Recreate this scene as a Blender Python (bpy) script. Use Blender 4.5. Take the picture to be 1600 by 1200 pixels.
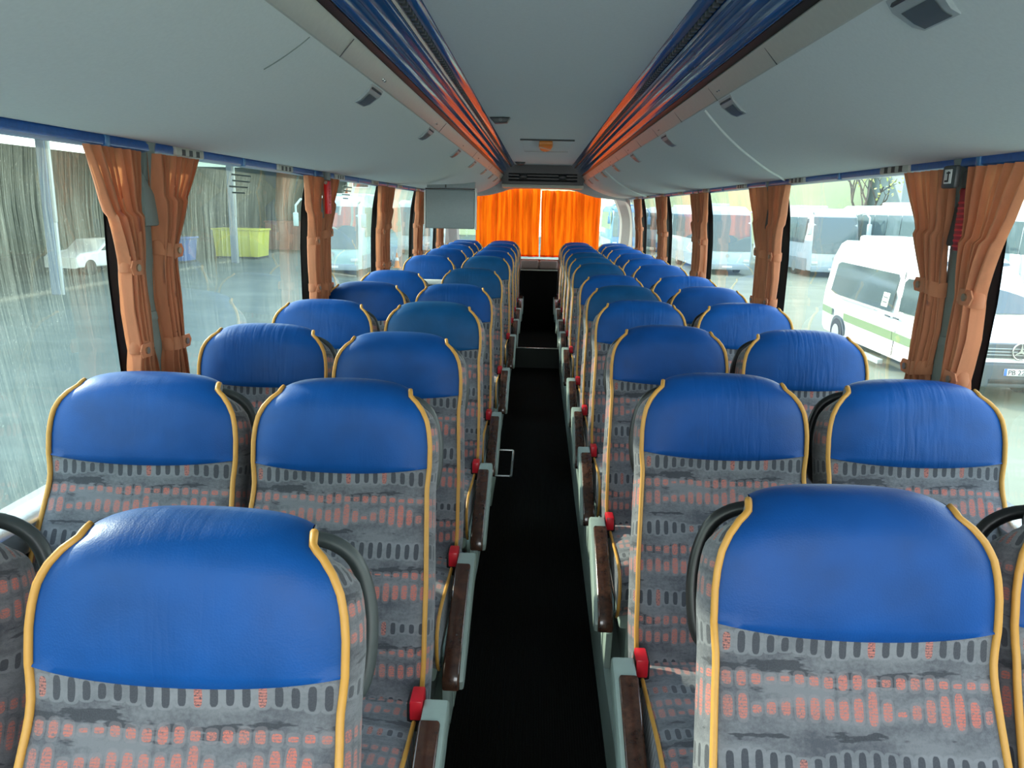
import bpy, bmesh, math, random
from mathutils import Vector, Matrix
random.seed(7)
for o in list(bpy.data.objects): bpy.data.objects.remove(o)
scene = bpy.context.scene
COL = scene.collection
E = 1.70                       # eye height above the aisle floor (aisle floor is z = 0)

# ------------------------------------------------------------------ camera
cam_d = bpy.data.cameras.new('camera'); cam = bpy.data.objects.new('camera', cam_d); COL.objects.link(cam)
cam_d.sensor_fit = 'HORIZONTAL'; cam_d.sensor_width = 36.0; cam_d.lens = 36.0*1200/1600
cam_d.clip_start = 0.02; cam_d.clip_end = 600
def set_camera():
    f = 1200.0; d = Vector(((843-800)/f, (326-600)/f, 1.0)).normalized(); roll = math.radians(1.7)
    u0 = Vector((math.sin(roll), -math.cos(roll), 0)); u = (u0 - d*u0.dot(d)).normalized(); r = d.cross(u)
    if r.x < 0: r = -r
    R = Matrix((r, d, u))                       # world <- image-space (x right, y down, z forward)
    B = R @ Matrix(((1,0,0),(0,-1,0),(0,0,-1)))
    m = B.to_4x4(); m.translation = Vector((0, 0, E)); cam.matrix_world = m
set_camera(); scene.camera = cam

# ------------------------------------------------------------------ sky, sun, exposure
scene.view_settings.view_transform = 'Standard'; scene.view_settings.look = 'None'
scene.view_settings.gamma = 1.0; scene.view_settings.use_curve_mapping = False
scene.view_settings.exposure = 0.32
SKY, SUN = 4.2, 6.0
w = bpy.data.worlds.new('sky'); scene.world = w; w.use_nodes = True
nt = w.node_tree; bg = nt.nodes['Background']
tc = nt.nodes.new('ShaderNodeTexCoord'); sx = nt.nodes.new('ShaderNodeSeparateXYZ'); rp = nt.nodes.new('ShaderNodeValToRGB')
nt.links.new(tc.outputs['Generated'], sx.inputs[0]); nt.links.new(sx.outputs['Z'], rp.inputs[0]); nt.links.new(rp.outputs[0], bg.inputs[0])
rp.color_ramp.elements[0].position = 0.0; rp.color_ramp.elements[0].color = (0.86, 0.93, 0.88, 1)
rp.color_ramp.elements[1].position = 0.8; rp.color_ramp.elements[1].color = (0.52, 0.68, 0.95, 1)
bg.inputs[1].default_value = SKY
sun_d = bpy.data.lights.new('sun', 'SUN'); sun = bpy.data.objects.new('sun', sun_d); COL.objects.link(sun)
sun_d.energy = SUN; sun_d.angle = 0.02; sun_d.color = (1.0, 0.93, 0.80)
sun.rotation_euler = Vector((-0.80, 0.42, 0.40)).to_track_quat('Z', 'Y').to_euler()
# added area lamp at the unseen windscreen, boosts the light from behind the viewer
def daylight_fill(name, loc, aim, sx_, sy_, power, col=(0.93, 0.97, 1.0)):
    d = bpy.data.lights.new(name, 'AREA'); o = bpy.data.objects.new(name, d); COL.objects.link(o)
    d.shape = 'RECTANGLE'; d.size = sx_; d.size_y = sy_; d.energy = power; d.color = col
    o.location = loc; o.rotation_euler = (Vector(loc)-Vector(aim)).to_track_quat('Z', 'Y').to_euler()
daylight_fill('windscreen_fill_lamp', (0, -2.35, E-0.15), (0, 3, E-1.1), 2.2, 1.25, 26)

# ------------------------------------------------------------------ helpers
def tag(o, label=None, cat=None, group=None, kind=None):
    if label: o['label'] = label
    if cat: o['category'] = cat
    if group: o['group'] = group
    if kind: o['kind'] = kind
    return o
def empty(name, loc, rz=0, label=None, cat=None, group=None):
    o = bpy.data.objects.new(name, None); COL.objects.link(o); o.location = loc; o.rotation_euler = (0, 0, rz)
    o.empty_display_size = 0.05
    return tag(o, label, cat, group)
def dup(root, loc=None, rz=None, label=None, group=None):
    r = root.copy(); COL.objects.link(r)
    if loc is not None: r.location = loc
    if rz is not None: r.rotation_euler = (0, 0, rz)
    if label: r['label'] = label
    if group: r['group'] = group
    for ch in list(root.children):
        c = ch.copy(); COL.objects.link(c); c.parent = r
        for g in list(ch.children):
            d = g.copy(); COL.objects.link(d); d.parent = c
    return r
class MB:
    def __init__(s): s.bm = bmesh.new(); s.uv = s.bm.loops.layers.uv.new('UVMap')
    def quad(s, vs, uvs=None, mi=0):
        f = s.bm.faces.new([v if isinstance(v, bmesh.types.BMVert) else s.bm.verts.new(v) for v in vs]); f.material_index = mi
        if uvs:
            for l, t in zip(f.loops, uvs): l[s.uv].uv = t
        return f
    def grid(s, rows, uvs=None, closed=False, flip=False, mi=0):
        V = [[s.bm.verts.new(p) for p in r] for r in rows]
        n = len(rows[0])
        for i in range(len(rows)-1):
            for j in range(n if closed else n-1):
                k = (j+1) % n
                q = [(i, j), (i, k), (i+1, k), (i+1, j)]
                if flip: q.reverse()
                f = s.bm.faces.new([V[a][b] for a, b in q]); f.material_index = mi
                if uvs:
                    for l, (a, b) in zip(f.loops, q): l[s.uv].uv = uvs[a][b]
        return V
    def box(s, lo, hi, bevel=0.0, seg=2, mi=0, M=None):
        c = [(a+b)/2 for a, b in zip(lo, hi)]; sz = [abs(b-a) for a, b in zip(lo, hi)]
        r = bmesh.ops.create_cube(s.bm, size=1.0)
        bmesh.ops.scale(s.bm, vec=sz, verts=r['verts']); bmesh.ops.translate(s.bm, vec=c, verts=r['verts'])
        vs = r['verts']
        for f in {f for v in vs for f in v.link_faces}: f.material_index = mi
        if bevel:
            es = list({e for v in vs for e in v.link_edges})
            g = bmesh.ops.bevel(s.bm, geom=es, offset=bevel, segments=seg, affect='EDGES', profile=0.5)
            vs = list({v for f in g['faces'] for v in f.verts} | {v for v in vs if v.is_valid})
            for f in g['faces']: f.material_index = mi
        if M is not None: bmesh.ops.transform(s.bm, matrix=M, verts=vs)
        return vs
    def prism(s, pts, axis, a, b, bevel=0.0, seg=2, mi=0, M=None):
        """polygon pts in the two other axes, extruded along axis from a to b"""
        def P(p, t):
            return {'x': (t, p[0], p[1]), 'y': (p[0], t, p[1]), 'z': (p[0], p[1], t)}[axis]
        A = [s.bm.verts.new(P(p, a)) for p in pts]; B = [s.bm.verts.new(P(p, b)) for p in pts]
        fs = [s.bm.faces.new(A), s.bm.faces.new(B[::-1])]
        n = len(pts)
        for i in range(n): fs.append(s.bm.faces.new([A[i], B[i], B[(i+1) % n], A[(i+1) % n]]))
        bmesh.ops.recalc_face_normals(s.bm, faces=fs)
        for f in fs: f.material_index = mi
        vs = A+B
        if bevel:
            es = [e for e in fs[0].edges]+[e for e in fs[1].edges]
            g = bmesh.ops.bevel(s.bm, geom=es, offset=bevel, segments=seg, affect='EDGES', profile=0.5)
            for f in g['faces']: f.material_index = mi
            vs = list({v for f in g['faces'] for v in f.verts} | {v for v in vs if v.is_valid})
        if M is not None: bmesh.ops.transform(s.bm, matrix=M, verts=vs)
        return vs
    def tube(s, path, r, n=8, caps=True, mi=0, closed=False, flat=1.0):
        path = [Vector(p) for p in path]; N = len(path)
        rs = r if isinstance(r, (list, tuple)) else [r]*N
        rings = []; up = None
        for i, p in enumerate(path):
            a = path[(i-1) % N] if (i > 0 or closed) else path[0]; b = path[(i+1) % N] if (i < N-1 or closed) else path[-1]
            t = (b-a).normalized()
            if up is None:
                up = Vector((0, 0, 1)) if abs(t.z) < 0.9 else Vector((0, 1, 0))
            up = (up - t*up.dot(t)); up = up.normalized() if up.length > 1e-6 else Vector((1, 0, 0))
            side = t.cross(up)
            rings.append([p + (up*math.cos(2*math.pi*k/n)*flat + side*math.sin(2*math.pi*k/n))*rs[i] for k in range(n)])
        if closed: rings.append(rings[0])
        V = s.grid(rings, closed=True, mi=mi)
        if caps and not closed:
            for ring in (V[0], V[-1]):
                try: s.bm.faces.new(ring).material_index = mi
                except ValueError: pass
    def cyl(s, c, axis, r, h, n=24, r2=None, mi=0, bevel=0):
        M = {'x': Matrix.Rotation(math.pi/2, 4, 'Y'), 'y': Matrix.Rotation(-math.pi/2, 4, 'X'), 'z': Matrix.Identity(4)}[axis]
        r_ = bmesh.ops.create_cone(s.bm, cap_ends=True, segments=n, radius1=r, radius2=r if r2 is None else r2, depth=h)
        bmesh.ops.transform(s.bm, matrix=Matrix.Translation(c) @ M, verts=r_['verts'])
        for f in {f for v in r_['verts'] for f in v.link_faces}: f.material_index = mi
        return r_['verts']
    def boxuv(s):
        s.bm.normal_update()
        for f in s.bm.faces:
            n = f.normal
            for l in f.loops:
                c = l.vert.co
                if abs(n.x) > 0.75: l[s.uv].uv = (c.y, c.z)
                elif abs(n.z) > abs(n.y): l[s.uv].uv = (c.x, c.y+c.z*0.3)
                else: l[s.uv].uv = (c.x, c.z)
    def build(s, name, mats, parent=None, smooth=True, angle=35, recalc=True, label=None, cat=None, group=None, kind=None, loc=None, uvbox=False):
        if recalc: bmesh.ops.recalc_face_normals(s.bm, faces=s.bm.faces[:])
        if uvbox: s.boxuv()
        me = bpy.data.meshes.new(name); s.bm.to_mesh(me); s.bm.free()
        for m in (mats if isinstance(mats, (list, tuple)) else [mats]): me.materials.append(m)
        if smooth:
            me.polygons.foreach_set('use_smooth', [True]*len(me.polygons))
            if angle < 180: me.set_sharp_from_angle(angle=math.radians(angle))
        o = bpy.data.objects.new(name, me); COL.objects.link(o)
        if parent is not None: o.parent = parent
        if loc is not None: o.location = loc
        return tag(o, label, cat, group, kind)
def lerp(a, b, t): return a+(b-a)*t
def interp(tab, x):
    if x <= tab[0][0]: return tab[0][1]
    for (a, b), (c, d) in zip(tab, tab[1:]):
        if x <= c: return b+(d-b)*(x-a)/(c-a)
    return tab[-1][1]
def sinterp(pts, t):
    """Catmull-Rom through pts, t in [0,1]"""
    n = len(pts)-1; f = min(max(t, 0), 0.999999)*n; i = int(f); k = f-i
    p = [Vector(pts[max(0, min(n, i+d))]) for d in (-1, 0, 1, 2)]
    return 0.5*((2*p[1])+(p[2]-p[0])*k+(2*p[0]-5*p[1]+4*p[2]-p[3])*k*k+(3*p[1]-p[0]-3*p[2]+p[3])*k**3)
ORD = ['', 'first', 'second', 'third', 'fourth', 'fifth', 'sixth', 'seventh', 'eighth', 'ninth', 'tenth', 'eleventh', 'twelfth', 'thirteenth']

# ------------------------------------------------------------------ materials
class N:
    """tiny wrapper that writes shader maths as nodes"""
    def __init__(s, name):
        s.m = bpy.data.materials.new(name); s.m.use_nodes = True; s.t = s.m.node_tree; s.t.nodes.clear()
        s.out = s.t.nodes.new('ShaderNodeOutputMaterial')
    def new(s, typ, **kw):
        n = s.t.nodes.new(typ)
        for k, v in kw.items(): setattr(n, k, v)
        return n
    def put(s, sock, v):
        if v is None: return
        if isinstance(v, bpy.types.NodeSocket): s.t.links.new(v, sock)
        elif isinstance(v, (tuple, list)) and len(v) == 3 and sock.type == 'RGBA': sock.default_value = (*v, 1)
        else: sock.default_value = v
    def ma(s, op, a, b=None, c=None):
        n = s.new('ShaderNodeMath', operation=op)
        for i, v in enumerate((a, b, c)): s.put(n.inputs[i], v)
        return n.outputs[0]
    def mix(s, f, a, b):
        n = s.new('ShaderNodeMix', data_type='RGBA'); s.put(n.inputs[0], f); s.put(n.inputs[6], a); s.put(n.inputs[7], b); return n.outputs[2]
    def xyz(s, x, y, z=0.0):
        n = s.new('ShaderNodeCombineXYZ')
        for i, v in enumerate((x, y, z)): s.put(n.inputs[i], v)
        return n.outputs[0]
    def sep(s, v):
        n = s.new('ShaderNodeSeparateXYZ'); s.put(n.inputs[0], v); return n.outputs
    def noise(s, vec, scale, detail=2.0, rough=0.5):
        n = s.new('ShaderNodeTexNoise'); s.put(n.inputs['Vector'], vec); n.inputs['Scale'].default_value = scale
        n.inputs['Detail'].default_value = detail; n.inputs['Roughness'].default_value = rough; return n.outputs['Fac']
    def map(s, v, a, b, c=0.0, d=1.0, clamp=True):
        n = s.new('ShaderNodeMapRange', clamp=clamp)
        for i, x in enumerate((v, a, b, c, d)): s.put(n.inputs[i], x)
        return n.outputs[0]
    def coord(s, which='Object'): return s.new('ShaderNodeTexCoord').outputs[which]
    def bump(s, h, strength=0.3, dist=0.002):
        n = s.new('ShaderNodeBump'); n.inputs['Strength'].default_value = strength; n.inputs['Distance'].default_value = dist
        s.put(n.inputs['Height'], h); return n.outputs[0]
    def bsdf(s, color, rough=0.5, metal=0.0, spec=0.5, normal=None, coat=0.0, sheen=0.0):
        n = s.new('ShaderNodeBsdfPrincipled'); s.put(n.inputs['Base Color'], color); s.put(n.inputs['Roughness'], rough)
        s.put(n.inputs['Metallic'], metal); s.put(n.inputs['Specular IOR Level'], spec); s.put(n.inputs['Coat Weight'], coat)
        s.put(n.inputs['Sheen Weight'], sheen); s.put(n.inputs['Coat Roughness'], 0.08)
        if normal is not None: s.put(n.inputs['Normal'], normal)
        return n.outputs[0]
    def mixsh(s, f, a, b):
        n = s.new('ShaderNodeMixShader'); s.put(n.inputs[0], f); s.t.links.new(a, n.inputs[1]); s.t.links.new(b, n.inputs[2]); return n.outputs[0]
    def done(s, sh): s.t.links.new(sh, s.out.inputs[0]); return s.m
def plain(name, color, rough=0.5, metal=0.0, spec=0.5, coat=0.0, grain=0.04, scale=60.0, bump=0.0, sheen=0.0):
    k = N(name); v = k.coord(); n = k.noise(v, scale, 3)
    dark = tuple(c*(1-grain*2) for c in color); light = tuple(min(1, c*(1+grain*2)) for c in color)
    c = k.mix(n, dark, light)
    nb = k.bump(n, bump, 0.002) if bump else None
    return k.done(k.bsdf(c, rough, metal, spec, nb, coat, sheen))

def mat_fabric():
    k = N('patterned_plush'); uv = k.sep(k.coord('UV')); u, v = uv[0], uv[1]
    pos = k.xyz(u, v)
    wob = k.ma('MULTIPLY', k.ma('SUBTRACT', k.noise(pos, 14, 1), 0.5), 0.012)
    v2 = k.ma('ADD', v, wob)
    cu = k.ma('ADD', k.ma('DIVIDE', u, 0.0212), 40.5); ci = k.ma('FLOOR', cu); fx = k.ma('ABSOLUTE', k.ma('SUBTRACT', k.ma('FRACT', cu), 0.5))
    cv = k.ma('ADD', k.ma('DIVIDE', v2, 0.17), 40.64); ri = k.ma('FLOOR', cv); fv = k.ma('FRACT', cv)
    h = k.noise(k.xyz(k.ma('MULTIPLY', ci, 0.31), k.ma('MULTIPLY', ri, 5.37)), 1.0, 1)
    h = k.map(h, 0.28, 0.72)
    wn = k.new('ShaderNodeTexWhiteNoise', noise_dimensions='2D'); k.put(wn.inputs['Vector'], k.xyz(ci, ri)); rnd = wn.outputs['Value']
    big = k.noise(k.xyz(k.ma('MULTIPLY', u, 0.7), k.ma('MULTIPLY', v, 1.6)), 9, 4, 0.65)
    fine = k.noise(pos, 420, 2)
    grain = k.noise(pos, 140, 3, 0.7)
    base = k.mix(k.map(k.ma('ADD', big, k.ma('MULTIPLY', k.ma('SUBTRACT', grain, 0.5), 0.35)), 0.36, 0.62), (0.062, 0.064, 0.080), (0.180, 0.181, 0.200))
    # dark streaky blotches lying between the dash rows
    blot = k.noise(k.xyz(k.ma('MULTIPLY', u, 8.0), k.ma('MULTIPLY', v, 26.0)), 1.0, 4, 0.6)
    bz = k.ma('MAXIMUM', k.ma('SUBTRACT', 1.0, k.ma('MULTIPLY', k.ma('ABSOLUTE', k.ma('SUBTRACT', fv, 0.57)), 9.0)), k.ma('SUBTRACT', 0.75, k.ma('MULTIPLY', k.ma('ABSOLUTE', k.ma('SUBTRACT', fv, 0.05)), 9.0)))
    bm_ = k.map(k.ma('ADD', blot, k.ma('MULTIPLY', bz, 0.14)), 0.615, 0.645)
    c = k.mix(k.ma('MULTIPLY', bm_, 0.9), base, (0.026, 0.028, 0.038))
    jag = k.ma('MULTIPLY', k.ma('SUBTRACT', grain, 0.5), 0.5)
    def dash(centre, half, wid, soft=0.25):
        a = k.ma('POWER', k.ma('DIVIDE', k.ma('ABSOLUTE', k.ma('SUBTRACT', fv, centre)), half), 4.0)
        b = k.ma('POWER', k.ma('DIVIDE', fx, wid), 3.0)
        return k.map(k.ma('SUBTRACT', 1.0, k.ma('ADD', k.ma('ADD', a, b), jag)), 0.0, soft)
    bars = k.map(k.ma('SINE', k.ma('ADD', k.ma('MULTIPLY', v, 1500.0), k.ma('MULTIPLY', rnd, 6.0))), -0.6, 0.2, 0.55, 1.0)
    speck = k.ma('MULTIPLY', k.map(k.noise(pos, 300, 3, 0.7), 0.38, 0.50), bars)
    orange = k.mix(k.ma('MULTIPLY', rnd, 0.6), (0.66, 0.15, 0.10), (0.42, 0.18, 0.15))
    h2 = k.map(k.noise(k.xyz(k.ma('MULTIPLY', ci, 0.23), k.ma('ADD', k.ma('MULTIPLY', ri, 3.17), 21.0)), 1.0, 1), 0.30, 0.70)
    for cen, hh in ((k.ma('ADD', 0.26, k.ma('MULTIPLY', h, 0.05)), k.ma('ADD', 0.015, k.ma('MULTIPLY', h, 0.155))), (0.52, k.ma('ADD', 0.004, k.ma('MULTIPLY', h2, 0.08)))):
        c = k.mix(k.ma('MULTIPLY', dash(cen, k.ma('ADD', hh, 0.03), 0.46), 0.32), c, (0.27, 0.235, 0.25))
        c = k.mix(k.ma('MULTIPLY', k.ma('MULTIPLY', dash(cen, hh, 0.33), speck), 0.95), c, orange)
    # row of dark upright dashes with pale ones between
    hd = k.map(k.noise(k.xyz(k.ma('MULTIPLY', ci, 0.19), k.ma('ADD', k.ma('MULTIPLY', ri, 2.3), 47.0)), 1.0, 1), 0.3, 0.7, 0.05, 0.135)
    pale_dash = k.ma('MULTIPLY', dash(0.83, k.ma('ADD', hd, 0.02), 0.60), 0.40)
    c = k.mix(pale_dash, c, (0.26, 0.265, 0.285))
    isor = k.ma('GREATER_THAN', k.ma('ADD', k.ma('MULTIPLY', h, 0.5), k.ma('MULTIPLY', rnd, 0.5)), 0.66)
    c = k.mix(k.ma('MULTIPLY', dash(0.83, hd, 0.27), 0.9), c, k.mix(k.ma('MULTIPLY', isor, speck), (0.026, 0.028, 0.040), orange))
    c = k.mix(k.ma('MULTIPLY', fine, 0.22), c, (0.20, 0.20, 0.22))
    return k.done(k.bsdf(c, 0.85, spec=0.25, normal=k.bump(k.ma('ADD', fine, k.ma('MULTIPLY', grain, 0.6)), 0.35, 0.002), sheen=0.25))
def mat_leather(name, col, rough):
    k = N(name); p = k.coord('Object'); info = k.new('ShaderNodeObjectInfo').outputs['Random']; xyz = k.sep(p)
    off = k.ma('MULTIPLY', info, 37.0)
    wr = k.noise(k.xyz(k.ma('ADD', k.ma('MULTIPLY', xyz[0], 34.0), off), off, k.ma('MULTIPLY', xyz[2], 5.0)), 1.0, 2)
    wr = k.map(k.ma('ABSOLUTE', k.ma('SUBTRACT', wr, 0.5)), 0.0, 0.14)
    zone = k.ma('MULTIPLY', k.map(k.ma('ABSOLUTE', xyz[0]), 0.15, 0.05), k.map(info, 0.25, 0.9, 0.0, 0.8))
    zone = k.ma('MULTIPLY', zone, k.noise(k.xyz(k.ma('ADD', xyz[0], off), xyz[1], xyz[2]), 9.0, 1))
    vo = k.new('ShaderNodeTexVoronoi'); k.put(vo.inputs['Vector'], p); vo.inputs['Scale'].default_value = 330
    soft = k.noise(k.xyz(k.ma('ADD', xyz[0], off), xyz[1], xyz[2]), 11.0, 2)
    height = k.ma('ADD', k.ma('MULTIPLY', k.ma('MULTIPLY', wr, zone), 1.3), k.ma('ADD', k.ma('MULTIPLY', vo.outputs['Distance'], 0.10), k.ma('MULTIPLY', soft, 1.2)))
    c = k.mix(k.map(soft, 0.3, 0.7), tuple(x*0.86 for x in col), tuple(min(1, x*1.12) for x in col))
    crack = k.ma('MULTIPLY', k.map(k.noise(p, 45, 5, 0.75), 0.70, 0.74), k.map(k.noise(p, 7, 1), 0.55, 0.62))
    c = k.mix(k.ma('MULTIPLY', crack, 0.8), c, (0.015, 0.03, 0.08))
    r = k.ma('ADD', rough, k.ma('MULTIPLY', k.ma('SUBTRACT', soft, 0.5), 0.15))
    return k.done(k.bsdf(c, r, spec=0.24, normal=k.bump(height, 0.35, 0.005)))
def mat_carpet():
    k = N('black_ribbed_carpet'); p = k.coord('Object'); x = k.sep(p)
    rib = k.ma('SINE', k.ma('MULTIPLY', x[0], 700.0)); n = k.noise(p, 160, 3); dust = k.map(k.noise(p, 60, 4, 0.8), 0.70, 0.76)
    c = k.mix(n, (0.003, 0.003, 0.003), (0.011, 0.011, 0.010)); c = k.mix(k.ma('MULTIPLY', dust, 0.25), c, (0.12, 0.12, 0.11))
    return k.done(k.bsdf(c, 0.95, spec=0.1, normal=k.bump(k.ma('ADD', rib, n), 0.4, 0.003)))
def mat_wood():
    k = N('burl_wood'); p = k.coord('Object')
    n = k.noise(p, 55, 6, 0.7); n2 = k.noise(p, 18, 2)
    c = k.mix(k.map(n, 0.35, 0.65), (0.030, 0.012, 0.008), (0.115, 0.045, 0.025)); c = k.mix(k.map(n2, 0.4, 0.7), c, (0.06, 0.022, 0.013))
    return k.done(k.bsdf(c, 0.22, spec=0.5, coat=0.6))
def mat_cloth(name, col, trans, tcol, scale=1.0):
    k = N(name); p = k.coord('Object'); n = k.noise(p, 260*scale, 2); n2 = k.noise(p, 9, 2)
    c = k.mix(n2, tuple(x*0.88 for x in col), tuple(min(1, x*1.08) for x in col)); c = k.mix(k.ma('MULTIPLY', n, 0.35), c, tuple(x*0.72 for x in col))
    a = k.bsdf(c, 0.9, spec=0.1, normal=k.bump(n, 0.25, 0.001), sheen=0.15)
    x = k.sep(p); fold = k.noise(k.xyz(k.ma('MULTIPLY', x[0], 26.0), k.ma('MULTIPLY', x[1], 26.0), k.ma('MULTIPLY', x[2], 2.5)), 1.0, 3)
    t = k.new('ShaderNodeBsdfTranslucent'); k.put(t.inputs[0], k.mix(k.map(fold, 0.35, 0.68), tuple(c*0.62 for c in tcol), tuple(min(1, c*1.25) for c in tcol)))  # uneven fold shade and highlights painted into the translucent colour by stretched noise
    return k.done(k.mixsh(trans, a, t.outputs[0]))
def mat_glass(name, tint, dirt, streak, lean=0.0):
    k = N(name); p = k.coord('Object'); x = k.sep(p)
    yy = k.ma('ADD', x[1], k.ma('MULTIPLY', x[2], lean))
    st = k.noise(k.xyz(k.ma('MULTIPLY', yy, 170.0), k.ma('MULTIPLY', x[2], 2.2), 0.0), 1.0, 6, 0.8)
    patch = k.noise(p, 1.4, 3)
    dots = k.map(k.noise(p, 220, 2), 0.66, 0.72)
    d = k.ma('ADD', dirt, k.ma('MULTIPLY', k.ma('MULTIPLY', k.map(st, 0.40, 0.72), k.map(patch, 0.35, 0.7)), streak))
    d = k.ma('ADD', d, k.ma('MULTIPLY', dots, streak*0.5))
    tr = k.new('ShaderNodeBsdfTransparent'); k.put(tr.inputs[0], tint)
    gl = k.new('ShaderNodeBsdfGlossy'); k.put(gl.inputs[0], (1, 1, 1)); gl.inputs['Roughness'].default_value = 0.02
    fr = k.new('ShaderNodeFresnel'); fr.inputs[0].default_value = 1.52
    geo = k.new('ShaderNodeNewGeometry')
    inc = k.new('ShaderNodeVectorMath', operation='DOT_PRODUCT'); k.put(inc.inputs[0], geo.outputs['Incoming']); k.put(inc.inputs[1], geo.outputs['Normal'])
    ca = k.ma('ABSOLUTE', inc.outputs['Value']); f = k.ma('ADD', 0.05, k.ma('MULTIPLY', k.ma('POWER', k.ma('SUBTRACT', 1.0, ca), 4.0), 0.85))
    clear = k.mixsh(f, tr.outputs[0], gl.outputs[0])
    df = k.new('ShaderNodeBsdfDiffuse'); k.put(df.inputs[0], (0.74, 0.86, 0.72)); tl = k.new('ShaderNodeBsdfTranslucent'); k.put(tl.inputs[0], (0.76, 0.92, 0.74))
    return k.done(k.mixsh(d, clear, k.mixsh(0.7, df.outputs[0], tl.outputs[0])))
def mat_ground(name, a, b):
    k = N(name); p = k.coord('Object'); n = k.noise(p, 0.5, 5, 0.6); s = k.noise(k.xyz(k.ma('MULTIPLY', k.sep(p)[0], 0.25), k.sep(p)[1]), 0.9, 4, 0.65)
    c = k.mix(k.map(n, 0.3, 0.7), a, b); c = k.mix(k.ma('MULTIPLY', k.map(s, 0.52, 0.66), 0.30), c, tuple(min(1, x*1.5) for x in b))
    return k.done(k.bsdf(c, 0.8, spec=0.3))
FAB = mat_fabric()
LEATHER = [mat_leather('royal_blue_leather', (0.003, 0.068, 0.275), 0.44), mat_leather('deep_blue_leather', (0.003, 0.060, 0.255), 0.45), mat_leather('teal_blue_leather', (0.004, 0.072, 0.205), 0.45)]
PIPE = plain('yellow_ochre_piping', (0.62, 0.30, 0.055), 0.45)
GREYGREEN = plain('grey_green_plastic', (0.33, 0.40, 0.365), 0.35)
BLACKPL = plain('black_plastic', (0.012, 0.012, 0.013), 0.35)
DARKGREY = plain('dark_grey_plastic', (0.055, 0.065, 0.068), 0.4)
WOOD = mat_wood(); CARPET = mat_carpet()
RED = plain('red_plastic', (0.62, 0.012, 0.025), 0.3); HAMMER = plain('bright_red_plastic', (0.75, 0.02, 0.02), 0.35)
HEADLINER = plain('grey_headliner', (0.70, 0.735, 0.76), 0.85, grain=0.03, scale=130, spec=0.2)
RACKGREY = plain('grey_rack_felt', (0.70, 0.735, 0.73), 0.8, grain=0.03, scale=130, spec=0.2)
CREAM = plain('cream_plastic', (0.52, 0.52, 0.46), 0.35)
BLUEGLOSS = plain('glossy_blue_trim', (0.012, 0.085, 0.26), 0.07, spec=0.35, coat=0.0, grain=0.05, scale=8)
BLUERAIL = plain('blue_rail_plastic', (0.010, 0.095, 0.36), 0.28, coat=0.3, grain=0.15, scale=90)
CHROME = plain('brushed_metal', (0.62, 0.62, 0.60), 0.25, metal=1.0)
CLIP = plain('pale_clip_plastic', (0.42, 0.42, 0.38), 0.4)
PILLAR = plain('grey_pillar_plastic', (0.17, 0.205, 0.20), 0.5); WALLGREY = plain('grey_wall_panel', (0.22, 0.24, 0.24), 0.6)
PALEGREY = plain('pale_grey_panel', (0.45, 0.45, 0.46), 0.6)
CURT = mat_cloth('terracotta_curtain_cloth', (0.64, 0.265, 0.145), 0.28, (0.85, 0.36, 0.16))
REARC = mat_cloth('orange_curtain_cloth', (0.90, 0.13, 0.006), 0.66, (1.0, 0.125, 0.003))
BUTTON = plain('button_metal', (0.40, 0.32, 0.22), 0.35, metal=0.8)
GLASS_L = mat_glass('dusty_left_glass', (0.82, 0.95, 0.87), 0.02, 0.34, 0.25)
GLASS_R = mat_glass('clear_right_glass', (0.90, 0.97, 0.91), 0.03, 0.10, -0.1)
LENS = plain('dark_lens', (0.10, 0.12, 0.125), 0.3); SCREEN = plain('grey_monitor_shell', (0.24, 0.285, 0.30), 0.4)
WHITEPL = plain('white_plastic', (0.75, 0.76, 0.74), 0.35)
exec_later = []

# ------------------------------------------------------------------ the coach: floor, walls, windows
Z = lambda zr: E+zr            # height measured from the eye
PL = 0.22                      # top of the seat plinths
STEP_Y, Y0, Y1 = 8.24, -2.4, 10.45
XT = [(-1.75, 1.245), (-0.75, 1.225), (-0.45, 1.215), (-0.2, 1.203), (0.0, 1.180), (0.16, 1.14), (0.24, 1.12)]
rake = lambda zr: 0.09*(0.13-zr)/0.58          # the window pillars lean back towards the floor
xw = lambda zr: interp(XT, zr)
SILL, HEAD = -0.735, 0.17
PY = {-1: [0.58, 2.19, 3.98, 5.66, 7.33, 9.0], 1: [0.50, 2.11, 3.85, 5.52, 7.20, 8.9]}
m = MB(); m.box((-0.25, Y0, -0.06), (0.262, STEP_Y, 0.0)); m.build('floor', CARPET, smooth=False, kind='structure')
m = MB(); m.box((-0.25, STEP_Y, -0.06), (0.262, 9.62, PL)); fl = m.build('floor', CARPET, smooth=False, kind='structure')
m = MB(); m.box((-0.249, STEP_Y-0.006, 0.0), (0.261, STEP_Y+0.002, PL-0.006)); m.build('trim_8', plain('lit_grey_riser', (0.030, 0.036, 0.033), 0.6), smooth=False, kind='structure')  # lit tone of the riser carpet painted as a paler grey plate
m = MB(); m.box((-0.248, STEP_Y-0.012, PL-0.006), (0.26, STEP_Y+0.012, PL+0.006), 0.003); m.build('trim_1', CHROME, kind='structure')
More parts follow.
